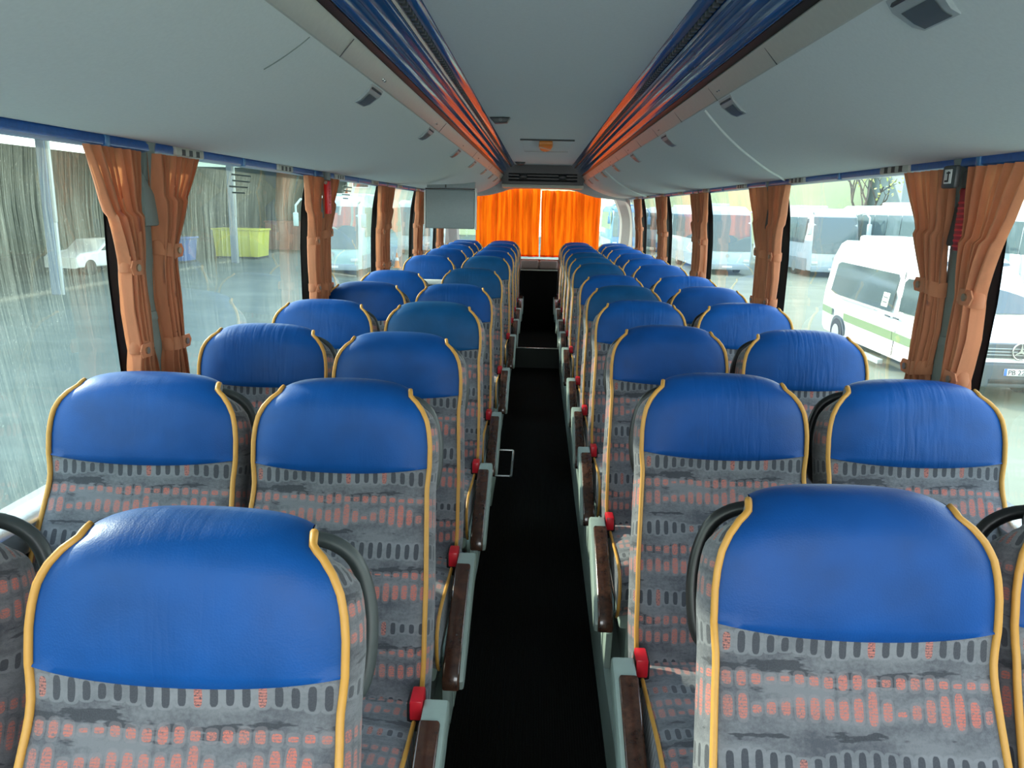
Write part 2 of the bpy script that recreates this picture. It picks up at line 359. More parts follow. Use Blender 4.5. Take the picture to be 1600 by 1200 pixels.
for s, nm in ((-1, 'left'), (1, 'right')):
    xa = -0.25 if s < 0 else 0.262
    m = MB(); m.prism([(xa, -0.06), (xa, PL-0.03), (xa+s*0.03, PL), (s*1.26, PL), (s*1.26, -0.06)], 'y', Y0, Y1); m.build('trim_%d' % (2 if s < 0 else 3), GREYGREEN, smooth=False, kind='structure')
    # lower wall, curving with the body
    m = MB(); zs = [-1.50, -1.2, -0.9, -0.76, SILL]
    m.grid([[(s*xw(zr), y, Z(zr)) for y in (Y0, Y1)] for zr in zs]); m.grid([[(s*(xw(zr)+0.05), y, Z(zr)) for y in (Y0, Y1)] for zr in zs])
    m.quad([(s*xw(SILL), Y0, Z(SILL)), (s*xw(SILL), Y1, Z(SILL)), (s*(xw(SILL)+.05), Y1, Z(SILL)), (s*(xw(SILL)+.05), Y0, Z(SILL))])
    m.build('wall_'+nm, WALLGREY, kind='structure')
    m = MB(); m.prism([(s*(xw(SILL)-0.055), Z(SILL)-0.075), (s*(xw(SILL)-0.060), Z(SILL)-0.01), (s*(xw(SILL)-0.035), Z(SILL)+0.008), (s*(xw(SILL)+0.0), Z(SILL)+0.012), (s*xw(SILL), Z(SILL)-0.08)], 'y', Y0, Y1-0.3)
    m.build('trim_%d' % (4 if s < 0 else 5), CHROME, kind='structure')
    # panes, pillars
    py = PY[s]; edges = [Y0]+py+[10.14]
    zs = [lerp(SILL, HEAD, i/14) for i in range(15)]
    for i in range(len(edges)-1):
        a, b = edges[i], edges[i+1]
        m = MB(); m.grid([[(s*(xw(zr)+0.012), lerp(a, b, j/6), Z(zr)) for j in range(7)] for zr in zs])
        m.build('window_%d' % (i+1 if s < 0 else i+8), GLASS_L if s < 0 else GLASS_R, angle=180, kind='structure')
    for i, y in enumerate(py):
        t = empty('window_pillar', (0, y+0.05, 0), 0, 'grey plastic pillar between the %s-hand side windows, %s' % (nm, ('bare, beside the front seats', 'nearest with curtains', 'second with curtains', 'third with curtains', 'fourth with curtains', 'last before the rear')[i]), 'pillar', 'window pillars of the coach')
        m = MB()
        r = [[(s*(xw(zr)+0.004), dy+rake(zr), Z(zr)) for dy in (-0.15, -0.05, 0.03, 0.075)] for zr in zs]
        m.grid(r); m.grid([[(x+s*0.006, yy, zz) for x, yy, zz in q] for q in r]); m.build('black_edge', BLACKPL, t, label='black band along the glass edge')
        m = MB(); prof = []
        for zr in zs:
            hw = interp([(-0.75, 0.060), (-0.32, 0.046), (0.0, 0.036), (0.2, 0.030)], zr); x = xw(zr)
            k = rake(zr); prof.append([(s*(x), k-hw, Z(zr)), (s*(x-0.036), k-hw*0.85, Z(zr)), (s*(x-0.046), k, Z(zr)), (s*(x-0.036), k+hw*0.85, Z(zr)), (s*x, k+hw, Z(zr))])
        m.grid(prof); m.build('cover', PILLAR, t)
        # wing shaped bracket half-way up
        m = MB(); zc = -0.03; x = xw(zc)
        m.prism([(-0.035, Z(zc)-0.045), (0.080, Z(zc)-0.045), (0.085, Z(zc)-0.02), (0.045, Z(zc)+0.035), (0.0, Z(zc)+0.075), (-0.035, Z(zc)+0.11)], 'x', s*(x-0.062), s*(x-0.012), 0.008)
        m.build('wing_bracket', DARKGREY if s > 0 else PILLAR, t)
        m = MB(); m.box((s*(xw(-.4)-0.05), rake(-.345)-0.05, Z(-0.36)), (s*(xw(-.4)-0.01), rake(-.345)+0.05, Z(-0.33)), 0.006); m.build('collar', PILLAR, t)
# roof skin above everything keeps the daylight out
XC = 0.03
m = MB(); m.grid([[(x, y, z) for y in (Y0, Y1)] for x, z in ((-1.30, Z(-0.02)+0.2), (-1.16, Z(0.5)), (-0.9, Z(0.62)), (0, Z(0.66)), (0.96, Z(0.62)), (1.2, Z(0.5)), (1.30, Z(-0.02)+0.2))])
m.build('roof', PALEGREY, kind='structure')
m = MB(); m.box((XC-0.372, Y0, Z(0.52)), (XC+0.372, 9.78, Z(0.535))); m.build('ceiling', HEADLINER, smooth=False, kind='structure')
for s in (-1, 1):   # header between window top and roof
    m = MB(); m.grid([[(s*xw(zr), y, Z(zr)) for y in (Y0, Y1)] for zr in (HEAD-0.01, 0.2, 0.24)]); m.build('trim_%d' % (6 if s < 0 else 7), PILLAR, kind='structure')
m = MB(); m.box((-1.25, Y0-.05, -.06), (1.25, Y0, Z(-.85))); m.build('wall_front', WALLGREY, smooth=False, kind='structure')  # unseen front panel, added to cut low light entering below the windscreen
# rear wall: low part, header with the curved lower edge, corner pillars and the rear pane
YR = 10.42
m = MB(); m.box((-1.26, YR+0.02, -0.06), (1.26, YR+0.08, Z(-0.66))); m.build('wall_back', PALEGREY, smooth=False, kind='structure')
hp = [(-1.2, .10), (-0.95, .130), (-0.80, .140), (-0.66, .155), (-0.52, .19), (-0.42, .225), (-0.33, .243), (-0.2, .246), (0.26, .246), (0.39, .243), (0.48, .225), (0.58, .19), (0.72, .155), (0.86, .140), (1.0, .130), (1.2, .10)]
m = MB(); m.prism([(x, Z(z)) for x, z in hp]+[(1.2, Z(0.60)), (-1.2, Z(0.60))], 'y', 10.20, 10.26, 0.012); m.build('wall_back', PALEGREY, angle=50, kind='structure')
m = MB(); m.box((-1.05, YR+0.045, Z(-0.68)), (1.05, YR+0.05, Z(0.3))); m.build('window_20', GLASS_R, smooth=False, kind='structure')
for s in (-1, 1):
    m = MB(); rows = []
    for i in range(17):
        zr = lerp(-0.70, 0.16, i/16); q = (zr+0.25)/0.42
        xi = 1.01 + 0.06*min(1, 1-abs(q)**2) - 0.10*max(0, q-0.3)**1.5
        rows.append([(s*xi, YR+0.03, Z(zr)), (s*(xi+0.02), YR-0.06, Z(zr)), (s*(xi+0.12), YR-0.14, Z(zr)), (s*xw(zr), YR-0.30, Z(zr))])
    m.grid(rows); m.build('pillar_%s_rear' % ('left' if s < 0 else 'right'), PALEGREY, kind='structure')
m = MB(); m.box((-0.215, 9.62, -0.06), (0.250, 10.4, Z(-0.745)), 0.006); rb = m.build('engine_box', CARPET, label='dark carpeted box closing the aisle end below the orange curtains', cat='engine cover')
m = MB(); m.box((-0.213, 9.66, Z(-0.742)), (0.014, 9.80, Z(-0.63)), 0.03, 4); m.build('cushion', plain('orange_lit_grey_vinyl', (0.30, 0.21, 0.19), 0.6), rb, label='grey padded top with the curtain glow in its colour, left half')  # rose tint paints the orange curtain light onto the grey pads
m = MB(); m.box((0.020, 9.66, Z(-0.742)), (0.248, 9.80, Z(-0.63)), 0.03, 4); m.build('cushion', bpy.data.materials['orange_lit_grey_vinyl'], rb, label='grey padded top with the curtain glow in its colour, right half')
m = MB(); m.box((-0.213, 9.605, Z(-0.752)), (0.248, 9.63, Z(-0.738)), 0.004); m.build('edge_strip', CREAM, rb)

# ------------------------------------------------------------------ ceiling channel and luggage racks
CH = [(0.520, .362), (0.508, .376), (0.500, .378)]                                 # black gap behind the lip
def lobes():
    P = [(0.466, .404)]
    def arc(a, b, bulge, n=8):
        (x0, z0), (x1, z1) = a, b; dx, dz = x1-x0, z1-z0; L = math.hypot(dx, dz); nx, nz = -dz/L, dx/L
        if nz > 0: nx, nz = -nx, -nz
        return [(x0+dx*t+nx*bulge*4*t*(1-t), z0+dz*t+nz*bulge*4*t*(1-t)) for t in [i/n for i in range(n+1)]]
    P += arc((0.464, .404), (0.444, .431), .0028) + [(0.440, .438)] + arc((0.439, .436), (0.417, .464), .003) + [(0.413, .471)] + arc((0.413, .469), (0.403, .484), .002) + [(0.400, .490)]
    return P
for s, nm in ((-1, 'left'), (1, 'right')):
    t = empty('ceiling_light_channel', (XC, 0, 0), 0, 'long glossy blue moulding along the ceiling edge above the %s luggage rack' % nm, 'ceiling moulding', 'blue ceiling mouldings')
    ys = [-2.3+i*0.6 for i in range(21)]; ys[-1] = 9.74
    ys = [lerp(-2.3, 9.74, i/20) for i in range(21)]
    m = MB(); m.grid([[(s*x, y, Z(z)) for x, z in lobes()] for y in ys]); m.build('fluted_panel', BLUEGLOSS, t, angle=50)
    m = MB(); m.grid([[(s*x, y, Z(z)) for x, z in ((0.402, .482), (0.396, .492), (0.392, .488))] for y in ys]); m.build('bright_strip', CHROME if s < 0 else BLUEGLOSS, t)
    m = MB(); m.grid([[(s*x, y, Z(z)) for x, z in ((0.392, .490), (0.380, .506), (0.376, .500))] for y in ys])
    m.build('slot_backing', BLACKPL, t)
    m = MB(); y = -0.4
    while y < 9.6:
        m.box((s*0.3925, y, Z(.487)), (s*0.3765, y+0.022, Z(.500)), 0.002, 1); y += 0.045
    o = m.build('vent_teeth', DARKGREY, t); o['kind'] = 'stuff'
    m = MB(); m.grid([[(s*x, y, Z(z)) for x, z in ((0.377, .498), (0.368, .503), (0.352, .516), (0.350, .521))] for y in ys]); m.build('flat_panel', BLUEGLOSS, t)
    m = MB(); m.grid([[(s*x, y, Z(z)) for x, z in ((0.523, .372), (0.486, .398), (0.475, .408), (0.462, .405))] for y in (-2.3, 9.74)]); m.grid([[(s*x, y, Z(z)) for x, z in ((0.526, .37), (0.53, .44), (0.47, .50), (0.372, .535))] for y in (-2.3, 9.74)])
    m.build('shadow_gap', BLACKPL, t, label='matt black gap beside the rack lip')
RP = [(1.135, .158), (1.06, .152), (0.98, .156), (0.88, .172), (0.78, .20), (0.68, .240), (0.60, .283), (0.545, .322), (0.520, .345)]
def rack_pt(t):     # t = 0 at the windows, 1 at the lip
    v = sinterp([(a, b, 0) for a, b in RP], t); return v.x, v.y
RACKS = {}
for s, nm in ((-1, 'left'), (1, 'right')):
    t = empty('luggage_rack', (XC if s > 0 else XC, 0, 0), 0, 'long pale grey overhead luggage rack above the %s-hand windows' % nm, 'luggage rack', 'overhead luggage racks'); RACKS[s] = t
    off = 0.0
    m = MB(); m.grid([[(s*rack_pt(k/24)[0], y, Z(rack_pt(k/24)[1])) for k in range(25)] for y in [lerp(-2.3, 10.2, j/12) for j in range(13)]])
    m.build('underside', RACKGREY, t, angle=180)
    m = MB(); m.grid([[(s*x, y, Z(z)) for x, z in ((0.521, .344), (0.517, .346), (0.480+(0.006 if s < 0 else 0), .386), (0.484, .392), (0.50, .392))] for y in (-2.3, 9.76)]); m.build('lip', CREAM, t, angle=20)
    for k in range(14):
        y = 1.95+k*0.62
        if s < 0 and k not in (0, 3, 6, 9): continue
        m = MB(); m.prism([(s*0.5195, Z(.3435)), (s*0.4835, Z(.3845)), (s*0.4825, Z(.3835)), (s*0.5185, Z(.3425))], 'y', y, y+0.004); m.build('lip_joint', DARKGREY, t)
    # swept bead along the panel joint
    def bead(y0, y1, r=0.006, mt=None, bow=1.0, t0=0.03):
        pts = []
        for i in range(31):
            q = i/30; tt = 1-q; x, z = rack_pt(t0+tt*(0.97-t0))
            y = y0+(y1-y0)*((1-math.cos(q*math.pi/2))*bow+(1-bow)*q)
            pts.append((s*x, y, Z(z)-0.001))
        m = MB(); m.tube(pts, r, 8); m.build('panel_joint_bead', mt or RACKGREY, t)
    if s > 0:
        bead(2.78, 3.75, 0.006); bead(6.9, 8.4, 0.012)
    else: bead(1.72, 1.70, 0.0011, PILLAR, 0.0, 0.72)
# cross bar closing the ceiling channel at the back
t = empty('rear_ceiling_bar', (0, 9.76, Z(0.3)), 0, 'black barred cross piece closing the ceiling above the orange rear curtains', 'ceiling bar')
m = MB(); m.box((XC-0.50, -0.02, -0.01), (XC+0.50, 0.42, 0.28)); m.build('backing', BLACKPL, t)
for z_, r_ in ((0.035, .012), (0.075, .010), (0.11, .008)):
    m = MB(); m.tube([(XC-0.42, -0.035, z_), (XC+0.42, -0.035, z_)], r_, 8); m.build('bar', BLACKPL, t)
for sx_ in (-1, 1):
    m = MB(); m.box((XC+sx_*0.24-0.05, -0.05, 0.05), (XC+sx_*0.24+0.05, -0.01, 0.11), 0.01); m.build('end_block', BLACKPL, t)
m = MB(); m.box((XC-0.5, -0.03, -0.055), (XC+0.5, 0.42, -0.012), 0.008); m.build('lower_strip', CREAM, t)

# service pods under the rack lips
def make_pod():
    t = empty('reading_light', (0, 0, 0), 0, 'x', 'reading light', 'reading light pods under the luggage racks')
    hs = plain('pod_grey_plastic', (0.40, 0.44, 0.45), 0.4); m = MB(); prof = [(0.004, 0.016, .078), (0.004, -0.006, .078), (0.020, -0.020, .074), (0.055, -0.034, .060), (0.074, -0.034, .054), (0.082, -0.022, .052), (0.082, 0.0, .052)]
    m.grid([[(x, q*w_, z) for x, z, w_ in prof] for q in (-1, -.93, .93, 1)]); A = [(x, -w_, z) for x, z, w_ in prof]; B = [(x, w_, z) for x, z, w_ in prof]
    m.bm.faces.new([m.bm.verts.new(p) for p in A]); m.bm.faces.new([m.bm.verts.new(p) for p in B]); m.build('housing', hs, t, angle=40)
    m = MB(); m.grid([[(0.026, q*.050, -0.0245), (0.050, q*.044, -0.034), (0.068, q*.040, -0.0365), (0.072, q*.038, -0.030)] for q in (-1, 1)]); m.grid([[(0.026, q*.050, -0.0245), (0.030, q*.05, -0.020), (0.068, q*.040, -0.030), (0.072, q*.038, -0.030)] for q in (-1, 1)]); m.build('lens', LENS, t, label='dark lens')
    m = MB(); m.box((0.009, -0.062, -0.0165), (0.013, 0.062, -0.010)); m.build('slit', BLACKPL, t)
    for q in (-.012, .012):
        m = MB(); m.box((-0.024, q-0.008, 0.006), (0.000, q+0.008, 0.032), 0.003); m.build('push_button', CHROME, t)
    return t
pods = [(-1, y) for y in (2.42, 3.62, 4.86, 6.05, 7.25, 8.3, 9.2)]+[(1, y) for y in (1.30, 2.50, 3.70, 4.94, 6.15, 7.30, 8.3, 9.2)]
first = None; cnt = {-1: 0, 1: 0}
for s, y in pods:
    cnt[s] += 1
    lab = 'small grey reading light pod under the %s luggage rack lip, %s from the front' % ('left' if s < 0 else 'right', ORD[cnt[s]])
    if first is None: first = make_pod(); p = first
    else: p = dup(first)
    p['label'] = lab;  x, z = 0.521, .345
    p.location = (XC+s*x, y, Z(z)+0.003); p.rotation_euler = (0, 0, 0 if s > 0 else math.pi)
    # tilt with the rack surface
    p.rotation_euler = (0, math.radians(18), 0) if s > 0 else (0, math.radians(-18) if False else math.radians(18), math.pi)

# curtain rails with clips
for s, nm in ((-1, 'left'), (1, 'right')):
    t = empty('curtain_rail', (0, 0, 0), 0, 'blue curtain rail with pale clips above the %s-hand side windows' % nm, 'curtain rail', 'curtain rails')
    xr = 1.118
    m = MB(); m.prism([(s*xr, Z(.128)), (s*(xr-0.012), Z(.134)), (s*(xr-0.014), Z(.150)), (s*(xr-0.008), Z(.163)), (s*(xr+0.03), Z(.163)), (s*(xr+0.03), Z(.128))], 'y', Y0+.1, 9.9, mi=0); m.build('track', BLUERAIL, t, angle=50)
    m = MB(); m.prism([(s*(xr-0.016), Z(.163)), (s*(xr-0.016), Z(.169)), (s*(xr+0.03), Z(.169)), (s*(xr+0.03), Z(.163))], 'y', Y0+.1, 9.9); m.build('upper_edge', CHROME, t)
    for k in range(9):
        y = (2.47 if s < 0 else 2.52)+0.93*k
        if y > 9.7: break
        m = MB(); m.box((s*(xr-0.022), y-0.10, Z(.131)), (s*(xr+0.005), y+0.10, Z(.160)), 0.006); c = m.build('clip', CLIP, t, label='pale slotted clip')
        for q in (-1, 0, 1): m = MB(); m.prism([(s*(xr-0.0225), Z(.134)), (s*(xr-0.0225), Z(.152)), (s*(xr-0.018), Z(.152)), (s*(xr-0.018), Z(.134))], 'y', y+q*0.05-0.012, y+q*0.05+0.012); m.build('slot', BLACKPL, c)
        m = MB(); m.box((s*(xr-0.017), y-0.475, Z(.129)), (s*(xr+0.005), y-0.455, Z(.164)), 0.002); m.build('joiner', plain('pale_blue_joiner', (0.06, 0.20, 0.42), 0.3) if 'pale_blue_joiner' not in bpy.data.materials else bpy.data.materials['pale_blue_joiner'], t)

# ------------------------------------------------------------------ curtains
def make_curtain(s, yc, ya, yb, t1, t2, label, group, button_side, seed, zt=0.128, zb=-0.66):
    """side curtain hung between ya and yb at the rail, gathered at heights t1 and t2 around y = yc"""
    rnd = random.Random(seed); t = empty('window_curtain', (0, yc, 0), 0, label, 'curtain', group)
    n = 7+rnd.randint(0, 2); ph = rnd.random()*6; W0 = abs(yb-ya); cy0 = (ya+yb)/2-yc
    bow = rnd.uniform(-.01, .015)
    def hw(z):
        if t2 is None: tab = [(zb, .075), (t1-0.16, .062), (t1-0.03, .050), (t1, .042), (t1+0.03, .050), (t1+0.14, .085), (zt, W0/2)]
        else: tab = [(zb, .075), (t2-0.05, .056), (t2, .038), (t2+0.03, .044), ((t1+t2)/2, .054), (t1-0.03, .044), (t1, .037), (t1+0.03, .046), (t1+0.14, .080), (zt, W0/2)]
        return interp(tab, z)
    def cy(z): q = max(0, min(1, (z-t1)/(zt-t1))); return cy0*q**1.2+rake(z)
    def xs(z): return s*(xw(z)-0.050-0.012*math.sin(max(0, min(1, (z-t1)/(zt-t1)))*math.pi))
    J, I = 64, 54; rows = []
    jit = [rnd.uniform(-.4, .4) for _ in range(5)]
    for i in range(I+1):
        z = lerp(zb, zt, i/I); h = hw(z); tight = min(1, h/(W0/2)); row = []
        amp = 0.013+0.010*(1-tight)
        for j in range(J+1):
            u = j/J*2-1; f = math.sin(n*math.pi*u+ph+jit[0]*math.sin(3*u+z*4))+0.35*math.sin(2.3*n*u+jit[1]*5+z*3)
            bulge = math.sqrt(max(0, 1-u*u))*(0.018 if tight < .6 else 0.004)
            row.append((xs(z)-s*(amp*f+bulge), cy(z)+h*u+0.006*math.cos(n*math.pi*u+ph)*tight, Z(z)))
        rows.append(row)
    m = MB(); m.grid(rows); m.build('cloth', CURT, t, angle=180)
    for q, zt_ in enumerate((t1, t2)):
        if zt_ is None: continue
        h = hw(zt_)+0.004; tilt = rnd.uniform(-.012, .012)
        m = MB(); ring_o = []
        A = 26; rows = []
        for zz in (-0.021, -0.018, 0.018, 0.021):
            rr = 0.0 if abs(zz) > .02 else 0.002
            rows.append([(xs(zt_)-s*(0.008)+s*(0.030+rr)*math.cos(2*math.pi*k/A), cy(zt_)+(h+rr)*math.sin(2*math.pi*k/A), Z(zt_)+zz+tilt*math.sin(2*math.pi*k/A)) for k in range(A)])
        m.grid(rows, closed=True)
        # loose end of the strap with its point
        b = button_side; xe = xs(zt_)-s*0.040
        m.prism([(cy(zt_)+b*0.005, Z(zt_)-0.021), (cy(zt_)+b*(h+0.012), Z(zt_)-0.019), (cy(zt_)+b*(h+0.024), Z(zt_)+0.001), (cy(zt_)+b*(h+0.012), Z(zt_)+0.020), (cy(zt_)+b*0.005, Z(zt_)+0.021)], 'x', xe-0.002, xe+0.002)
        tb = m.build('tieback', CURT, t, angle=40)
        m = MB(); m.cyl((xe-s*0.004, cy(zt_)+b*h*0.75, Z(zt_)), 'x', 0.010, 0.006, 16); m.build('button', BUTTON, tb)
    return t
def pair(s, i, narrow=False):
    y = PY[s][i]; side = 'left' if s < 0 else 'right'; nth = {1: 'nearest', 2: 'second', 3: 'third', 4: 'fourth', 5: 'fifth'}[i]
    g = 'terracotta curtains at the %s windows' % side; sd = i*7+(50 if s > 0 else 0)
    w0 = 0.28 if i < 3 else 0.25
    la = 'terracotta curtain tied on the camera side of the %s %s-hand window pillar' % (nth, side)
    lb = 'terracotta curtain tied on the rear side of the %s %s-hand window pillar' % (nth, side)
    d = 0.095
    t1 = -0.185 if s < 0 else -0.20
    c1 = make_curtain(s, y-d, y-0.03-w0, y-0.03, t1, -0.425, la, g, -1, sd)
    c2 = make_curtain(s, y+d, y+0.03, y+0.03+w0, t1+0.035 if s < 0 else t1+0.01, -0.44, lb, g, 1, sd+3)
for i in (1, 2, 3, 4, 5):
    pair(-1, i); pair(1, i)
def rear_curtain(xa, xb, top, bot, label, seed, skip_top=None):
    rnd = random.Random(seed); t = empty('rear_curtain', ((xa+xb)/2, YR-0.08, 0), 0, label, 'curtain', 'orange curtains over the rear window')
    cx = (xa+xb)/2; J, I = 150, 24; rows = []; a = [rnd.random()*6 for _ in range(5)]
    for i in range(I+1):
        q = i/I; row = []
        for j in range(J+1):
            u = j/J; x = lerp(xa, xb, u)
            f = math.sin(30*u*(xb-xa)/0.8+a[0]+1.5*math.sin(6*u+a[3])+0.5*q)+0.6*math.sin(63*u*(xb-xa)/.8+a[1]+1.2*math.sin(11*u))+0.5*math.sin(9*u+a[4]-2*q)
            zt_ = top(x)-0.008*abs(math.sin(17*u+a[2]))
            row.append((x-cx+0.004*math.sin(6*q+9*u), 0.026*f*(0.75+0.25*q), Z(lerp(bot, zt_, q))))
        rows.append(row)
    m = MB(); m.grid(rows); m.build('cloth', REARC, t, angle=180)
    m = MB(); m.grid([[(p[0], p[1]-0.003, p[2]+dz) for p in rows[0]] for dz in (0, 0.022)]); m.build('hem', REARC, t, angle=180, label='sewn lower hem')
    return t
rear_curtain(-0.84, 0.006, lambda x: 0.262, -0.625, 'glowing orange curtain over the rear window, left of the bright slit', 3)
rear_curtain(0.026, 0.80, lambda x: 0.238, -0.625, 'glowing orange curtain over the rear window, right of the bright slit', 5)

# ------------------------------------------------------------------ seats
L0 = E-PL                      # local z of the eye above the plinth
T = 1.70-0.415-PL              # seat height
FC = [(-0.262, -1.135), (-0.246, -1.04), (-0.220, -0.94), (-0.166, -0.82), (-0.108, -0.71), (-0.080, -0.64), (-0.069, -0.58), (-0.057, -0.52), (-0.043, -0.468), (-0.023, -0.436),
      (0.004, -0.422), (0.034, -0.425), (0.058, -0.441), (0.072, -0.470)]
NF = 9/13
def hwid(zr): return interp([(-1.14, .214), (-1.0, .219), (-.85, .216), (-.74, .209), (-.655, .204), (-.60, .209), (-.55, .209), (-.52, .2065), (-.49, .201), (-.465, .190), (-.445, .174), (-.432, .157)], zr)
def thick(zr): return interp([(-1.14, .10), (-0.9, .125), (-.65, .118), (-.5, .095), (-.43, .07)], zr)
def build_backrest(root, sA, arm):
    CA = [sinterp([(0, a, b) for a, b in FC], i/48) for i in range(49)]; nF = 34; C = CA[:nF+1]; nU = 22
    us = [-1+2*j/nU for j in range(nU+1)]
    def drop(u, zr): return 0.012*abs(u)**2.6*max(0, min(1, (zr+0.62)/0.19))
    def bulge(u, zr):
        b = 0.012*(1-u**4) if zr < -.64 else 0.012*(1-u**4)+0.005*(1-u*u)*min(1, (zr+.64)/.06)
        ridge = 0.008*math.exp(-((abs(u)-.86)/.1)**2) if zr < -.7 else 0
        return b+ridge
    allr = []; auv = []; arc = 0
    for i, c in enumerate(CA):
        a = CA[max(0, i-1)]; b = CA[min(len(CA)-1, i+1)]; tan = (b-a).normalized(); nrm = Vector((0, -tan.z, tan.y))
        if i: arc += (CA[i]-CA[i-1]).length
        k = 1.0 if i <= nF-4 else max(0.30, 1-(i-nF+4)/10)
        w_ = hwid(c.z) if i <= nF else lerp(hwid(C[-1].z), .136, (i-nF)/(48-nF)); row = []; ru = []
        for u in us:
            p = c+nrm*bulge(u, max(c.z, -.44) if i > nF else c.z)*k; row.append((u*w_, p.y, p.z-(drop(u, c.z) if i <= nF else drop(u, -.42))+L0)); ru.append((u*w_, arc))
        allr.append(row); auv.append(ru)
    front = allr[:nF+1]; fuv = auv[:nF+1]; roll = allr[nF+1:]
    iL = next(i for i, c in enumerate(C) if c.z > -0.612)
    LBs = lambda u: 0.016*(1-u*u)   # leather hem dips in the middle
    # fabric front
    m = MB(); m.grid(front[:iL+1], fuv[:iL+1])
    # gussets
    backs = []
    for i, c in enumerate(C):
        a = C[max(0, i-1)]; b = C[min(len(C)-1, i+1)]; tan = (b-a).normalized(); bk = c+Vector((0, tan.z, -tan.y))*thick(c.z)
        backs.append((1.0*hwid(c.z), bk.y, bk.z-drop(1, c.z)+L0))
    for sd in (-1, 1):
        col = 0 if sd < 0 else nU; G = []; Gu = []
        for i in range(len(C)):
            f_ = Vector(front[i][col]); b_ = Vector((sd*backs[i][0], backs[i][1], backs[i][2])); mid = (f_+b_)/2+Vector((sd*0.016, 0, 0))
            G.append([tuple(f_), tuple(f_.lerp(mid, .5)+Vector((sd*.004, 0, 0))), tuple(mid), tuple(mid.lerp(b_, .5)+Vector((sd*.003, 0, 0))), tuple(b_)])
            Gu.append([(0.31+q*0.03+sd*0.2, fuv[i][0][1]) for q in range(5)])
        m.grid(G, Gu)
        poly = [front[-1][col]]+[r[col] for r in roll]+[(sd*backs[-1][0], backs[-1][1], backs[-1][2])]
        f = m.bm.faces.new([m.bm.verts.new(p) for p in poly])
    # seam across the back
    m.build('backrest', FAB, root, angle=55)
    # headrest leather wraps from the hem over the top
    H = [r for r in front[iL:]]+roll
    hem = []
    for j, u in enumerate(us):
        c = C[iL-1]; x, y, z = front[iL-1][j]; hem.append((x*0.985, y-0.004, z-LBs(u)+0.012))
    tuck = [(x*0.985, y+0.006, z-0.004) for x, y, z in hem]
    off = []
    for i in range(iL, 49):
        a = CA[max(0, i-1)]; b = CA[min(48, i+1)]; tan = (b-a).normalized(); nrm = Vector((0, -tan.z, tan.y)); q = []
        for j, u in enumerate(us):
            p = Vector(allr[i][j])+nrm*0.0045*(1-abs(u)**8); q.append((p.x*0.987, p.y, p.z))
        off.append(q)
    m = MB(); m.grid([tuck, hem]+off); o = m.build('headrest_cover', LEATHER[0], root, angle=70)
    # piping
    for sd in (-1, 1):
        col = 0 if sd < 0 else nU
        path = [front[i][col] for i in range(1, len(front))]+[r[col] for r in roll[:3]]
        path = [(p[0]+sd*0.0015, p[1]-0.002, p[2]) for p in path]
        m = MB(); m.tube(path, 0.0058, 8); m.build('piping', PIPE, root, angle=180)
    # back shell
    m = MB(); sh = []
    for i in range(0, len(C), 2):
        w_, y, z = backs[i]; sh.append([(u*w_, y+0.022*(1-u**4), z) for u in [-1+2*j/10 for j in range(11)]])
    m.grid(sh); m.build('back_shell', DARKGREY, root)
    # grab handle behind the aisle-side shoulder
    pts = [(sA*.120, .055, -.466), (sA*.160, .066, -.478), (sA*.193, .070, -.508), (sA*.212, .064, -.565), (sA*.216, .048, -.63), (sA*.205, .03, -.69), (sA*.17, .015, -.715)]
    P = [sinterp(pts, i/24) for i in range(25)]
    m = MB(); m.tube([(p.x, p.y, p.z+L0) for p in P], 0.012, 8); m.build('grab_handle', DARKGREY if sA > 0 else BLACKPL, root, angle=180)
def build_cushion(root, sA):
    m = MB(); nU = 16; us = [-1+2*j/nU for j in range(nU+1)]
    prof = [(-.215, -1.125), (-.25, -1.095), (-.32, -1.083), (-.42, -1.078), (-.52, -1.070), (-.60, -1.068), (-.655, -1.078), (-.685, -1.105), (-.690, -1.150), (-.675, -1.20), (-.64, -1.235)]
    P = [sinterp([(0, a, b) for a, b in prof], i/30) for i in range(31)]; arc = 0; rows = []; uv = []
    for i, p in enumerate(P):
        if i: arc += (P[i]-P[i-1]).length
        rows.append([(u*0.212, p.y, p.z+L0-0.010*u**6+0.006*(1-u*u)) for u in us]); uv.append([(u*.212+.02, 0.9-arc) for u in us])
    m.grid(rows, uv)
    for sd in (-1, 1):
        c = 0 if sd < 0 else nU; A = []; B = []; Au = []
        for i in range(len(P)):
            x, y, z = rows[i][c]; q = i/(len(P)-1)
            A.append([(x, y, z), (x+sd*0.008, y*0.985, lerp(z, L0-1.235, .5)), (x-sd*0.004, max(y*.96, -.64), L0-1.235)]); Au.append([(y, z), (y, z-.04), (y, z-.08)])
        m.grid(A, Au)
    m.build('seat_cushion', FAB, root, angle=60)
    for sd in (-1, 1):
        c = 0 if sd < 0 else nU; path = [rows[i][c] for i in range(3, len(P))]
        m = MB(); m.tube([(x+sd*.001, y, z+.001) for x, y, z in path], 0.005, 8); m.build('cushion_piping', PIPE, root, angle=180)
    m = MB(); m.box((-.20, -.62, L0-1.30), (.20, -.16, L0-1.236), 0.01); m.box((-.17, -.56, 0), (-.12, -.20, L0-1.30), .006); m.box((.12, -.56, 0), (.17, -.20, L0-1.30), .006)
    m.build('seat_base', GREYGREEN, root)
    x = sA*0.214+0.007
    m = MB(); m.box((x-0.024, -.340, L0-1.115), (x+0.010, -.285, L0-1.045), 0.004); b = m.build('buckle', BLACKPL, root, label='black seat belt buckle')
    m = MB(); m.box((x-0.020+sA*0.003, -.345, L0-1.083), (x+0.008+sA*0.003, -.288, L0-1.036), 0.004); m.build('release_button', RED, b, label='red release button')
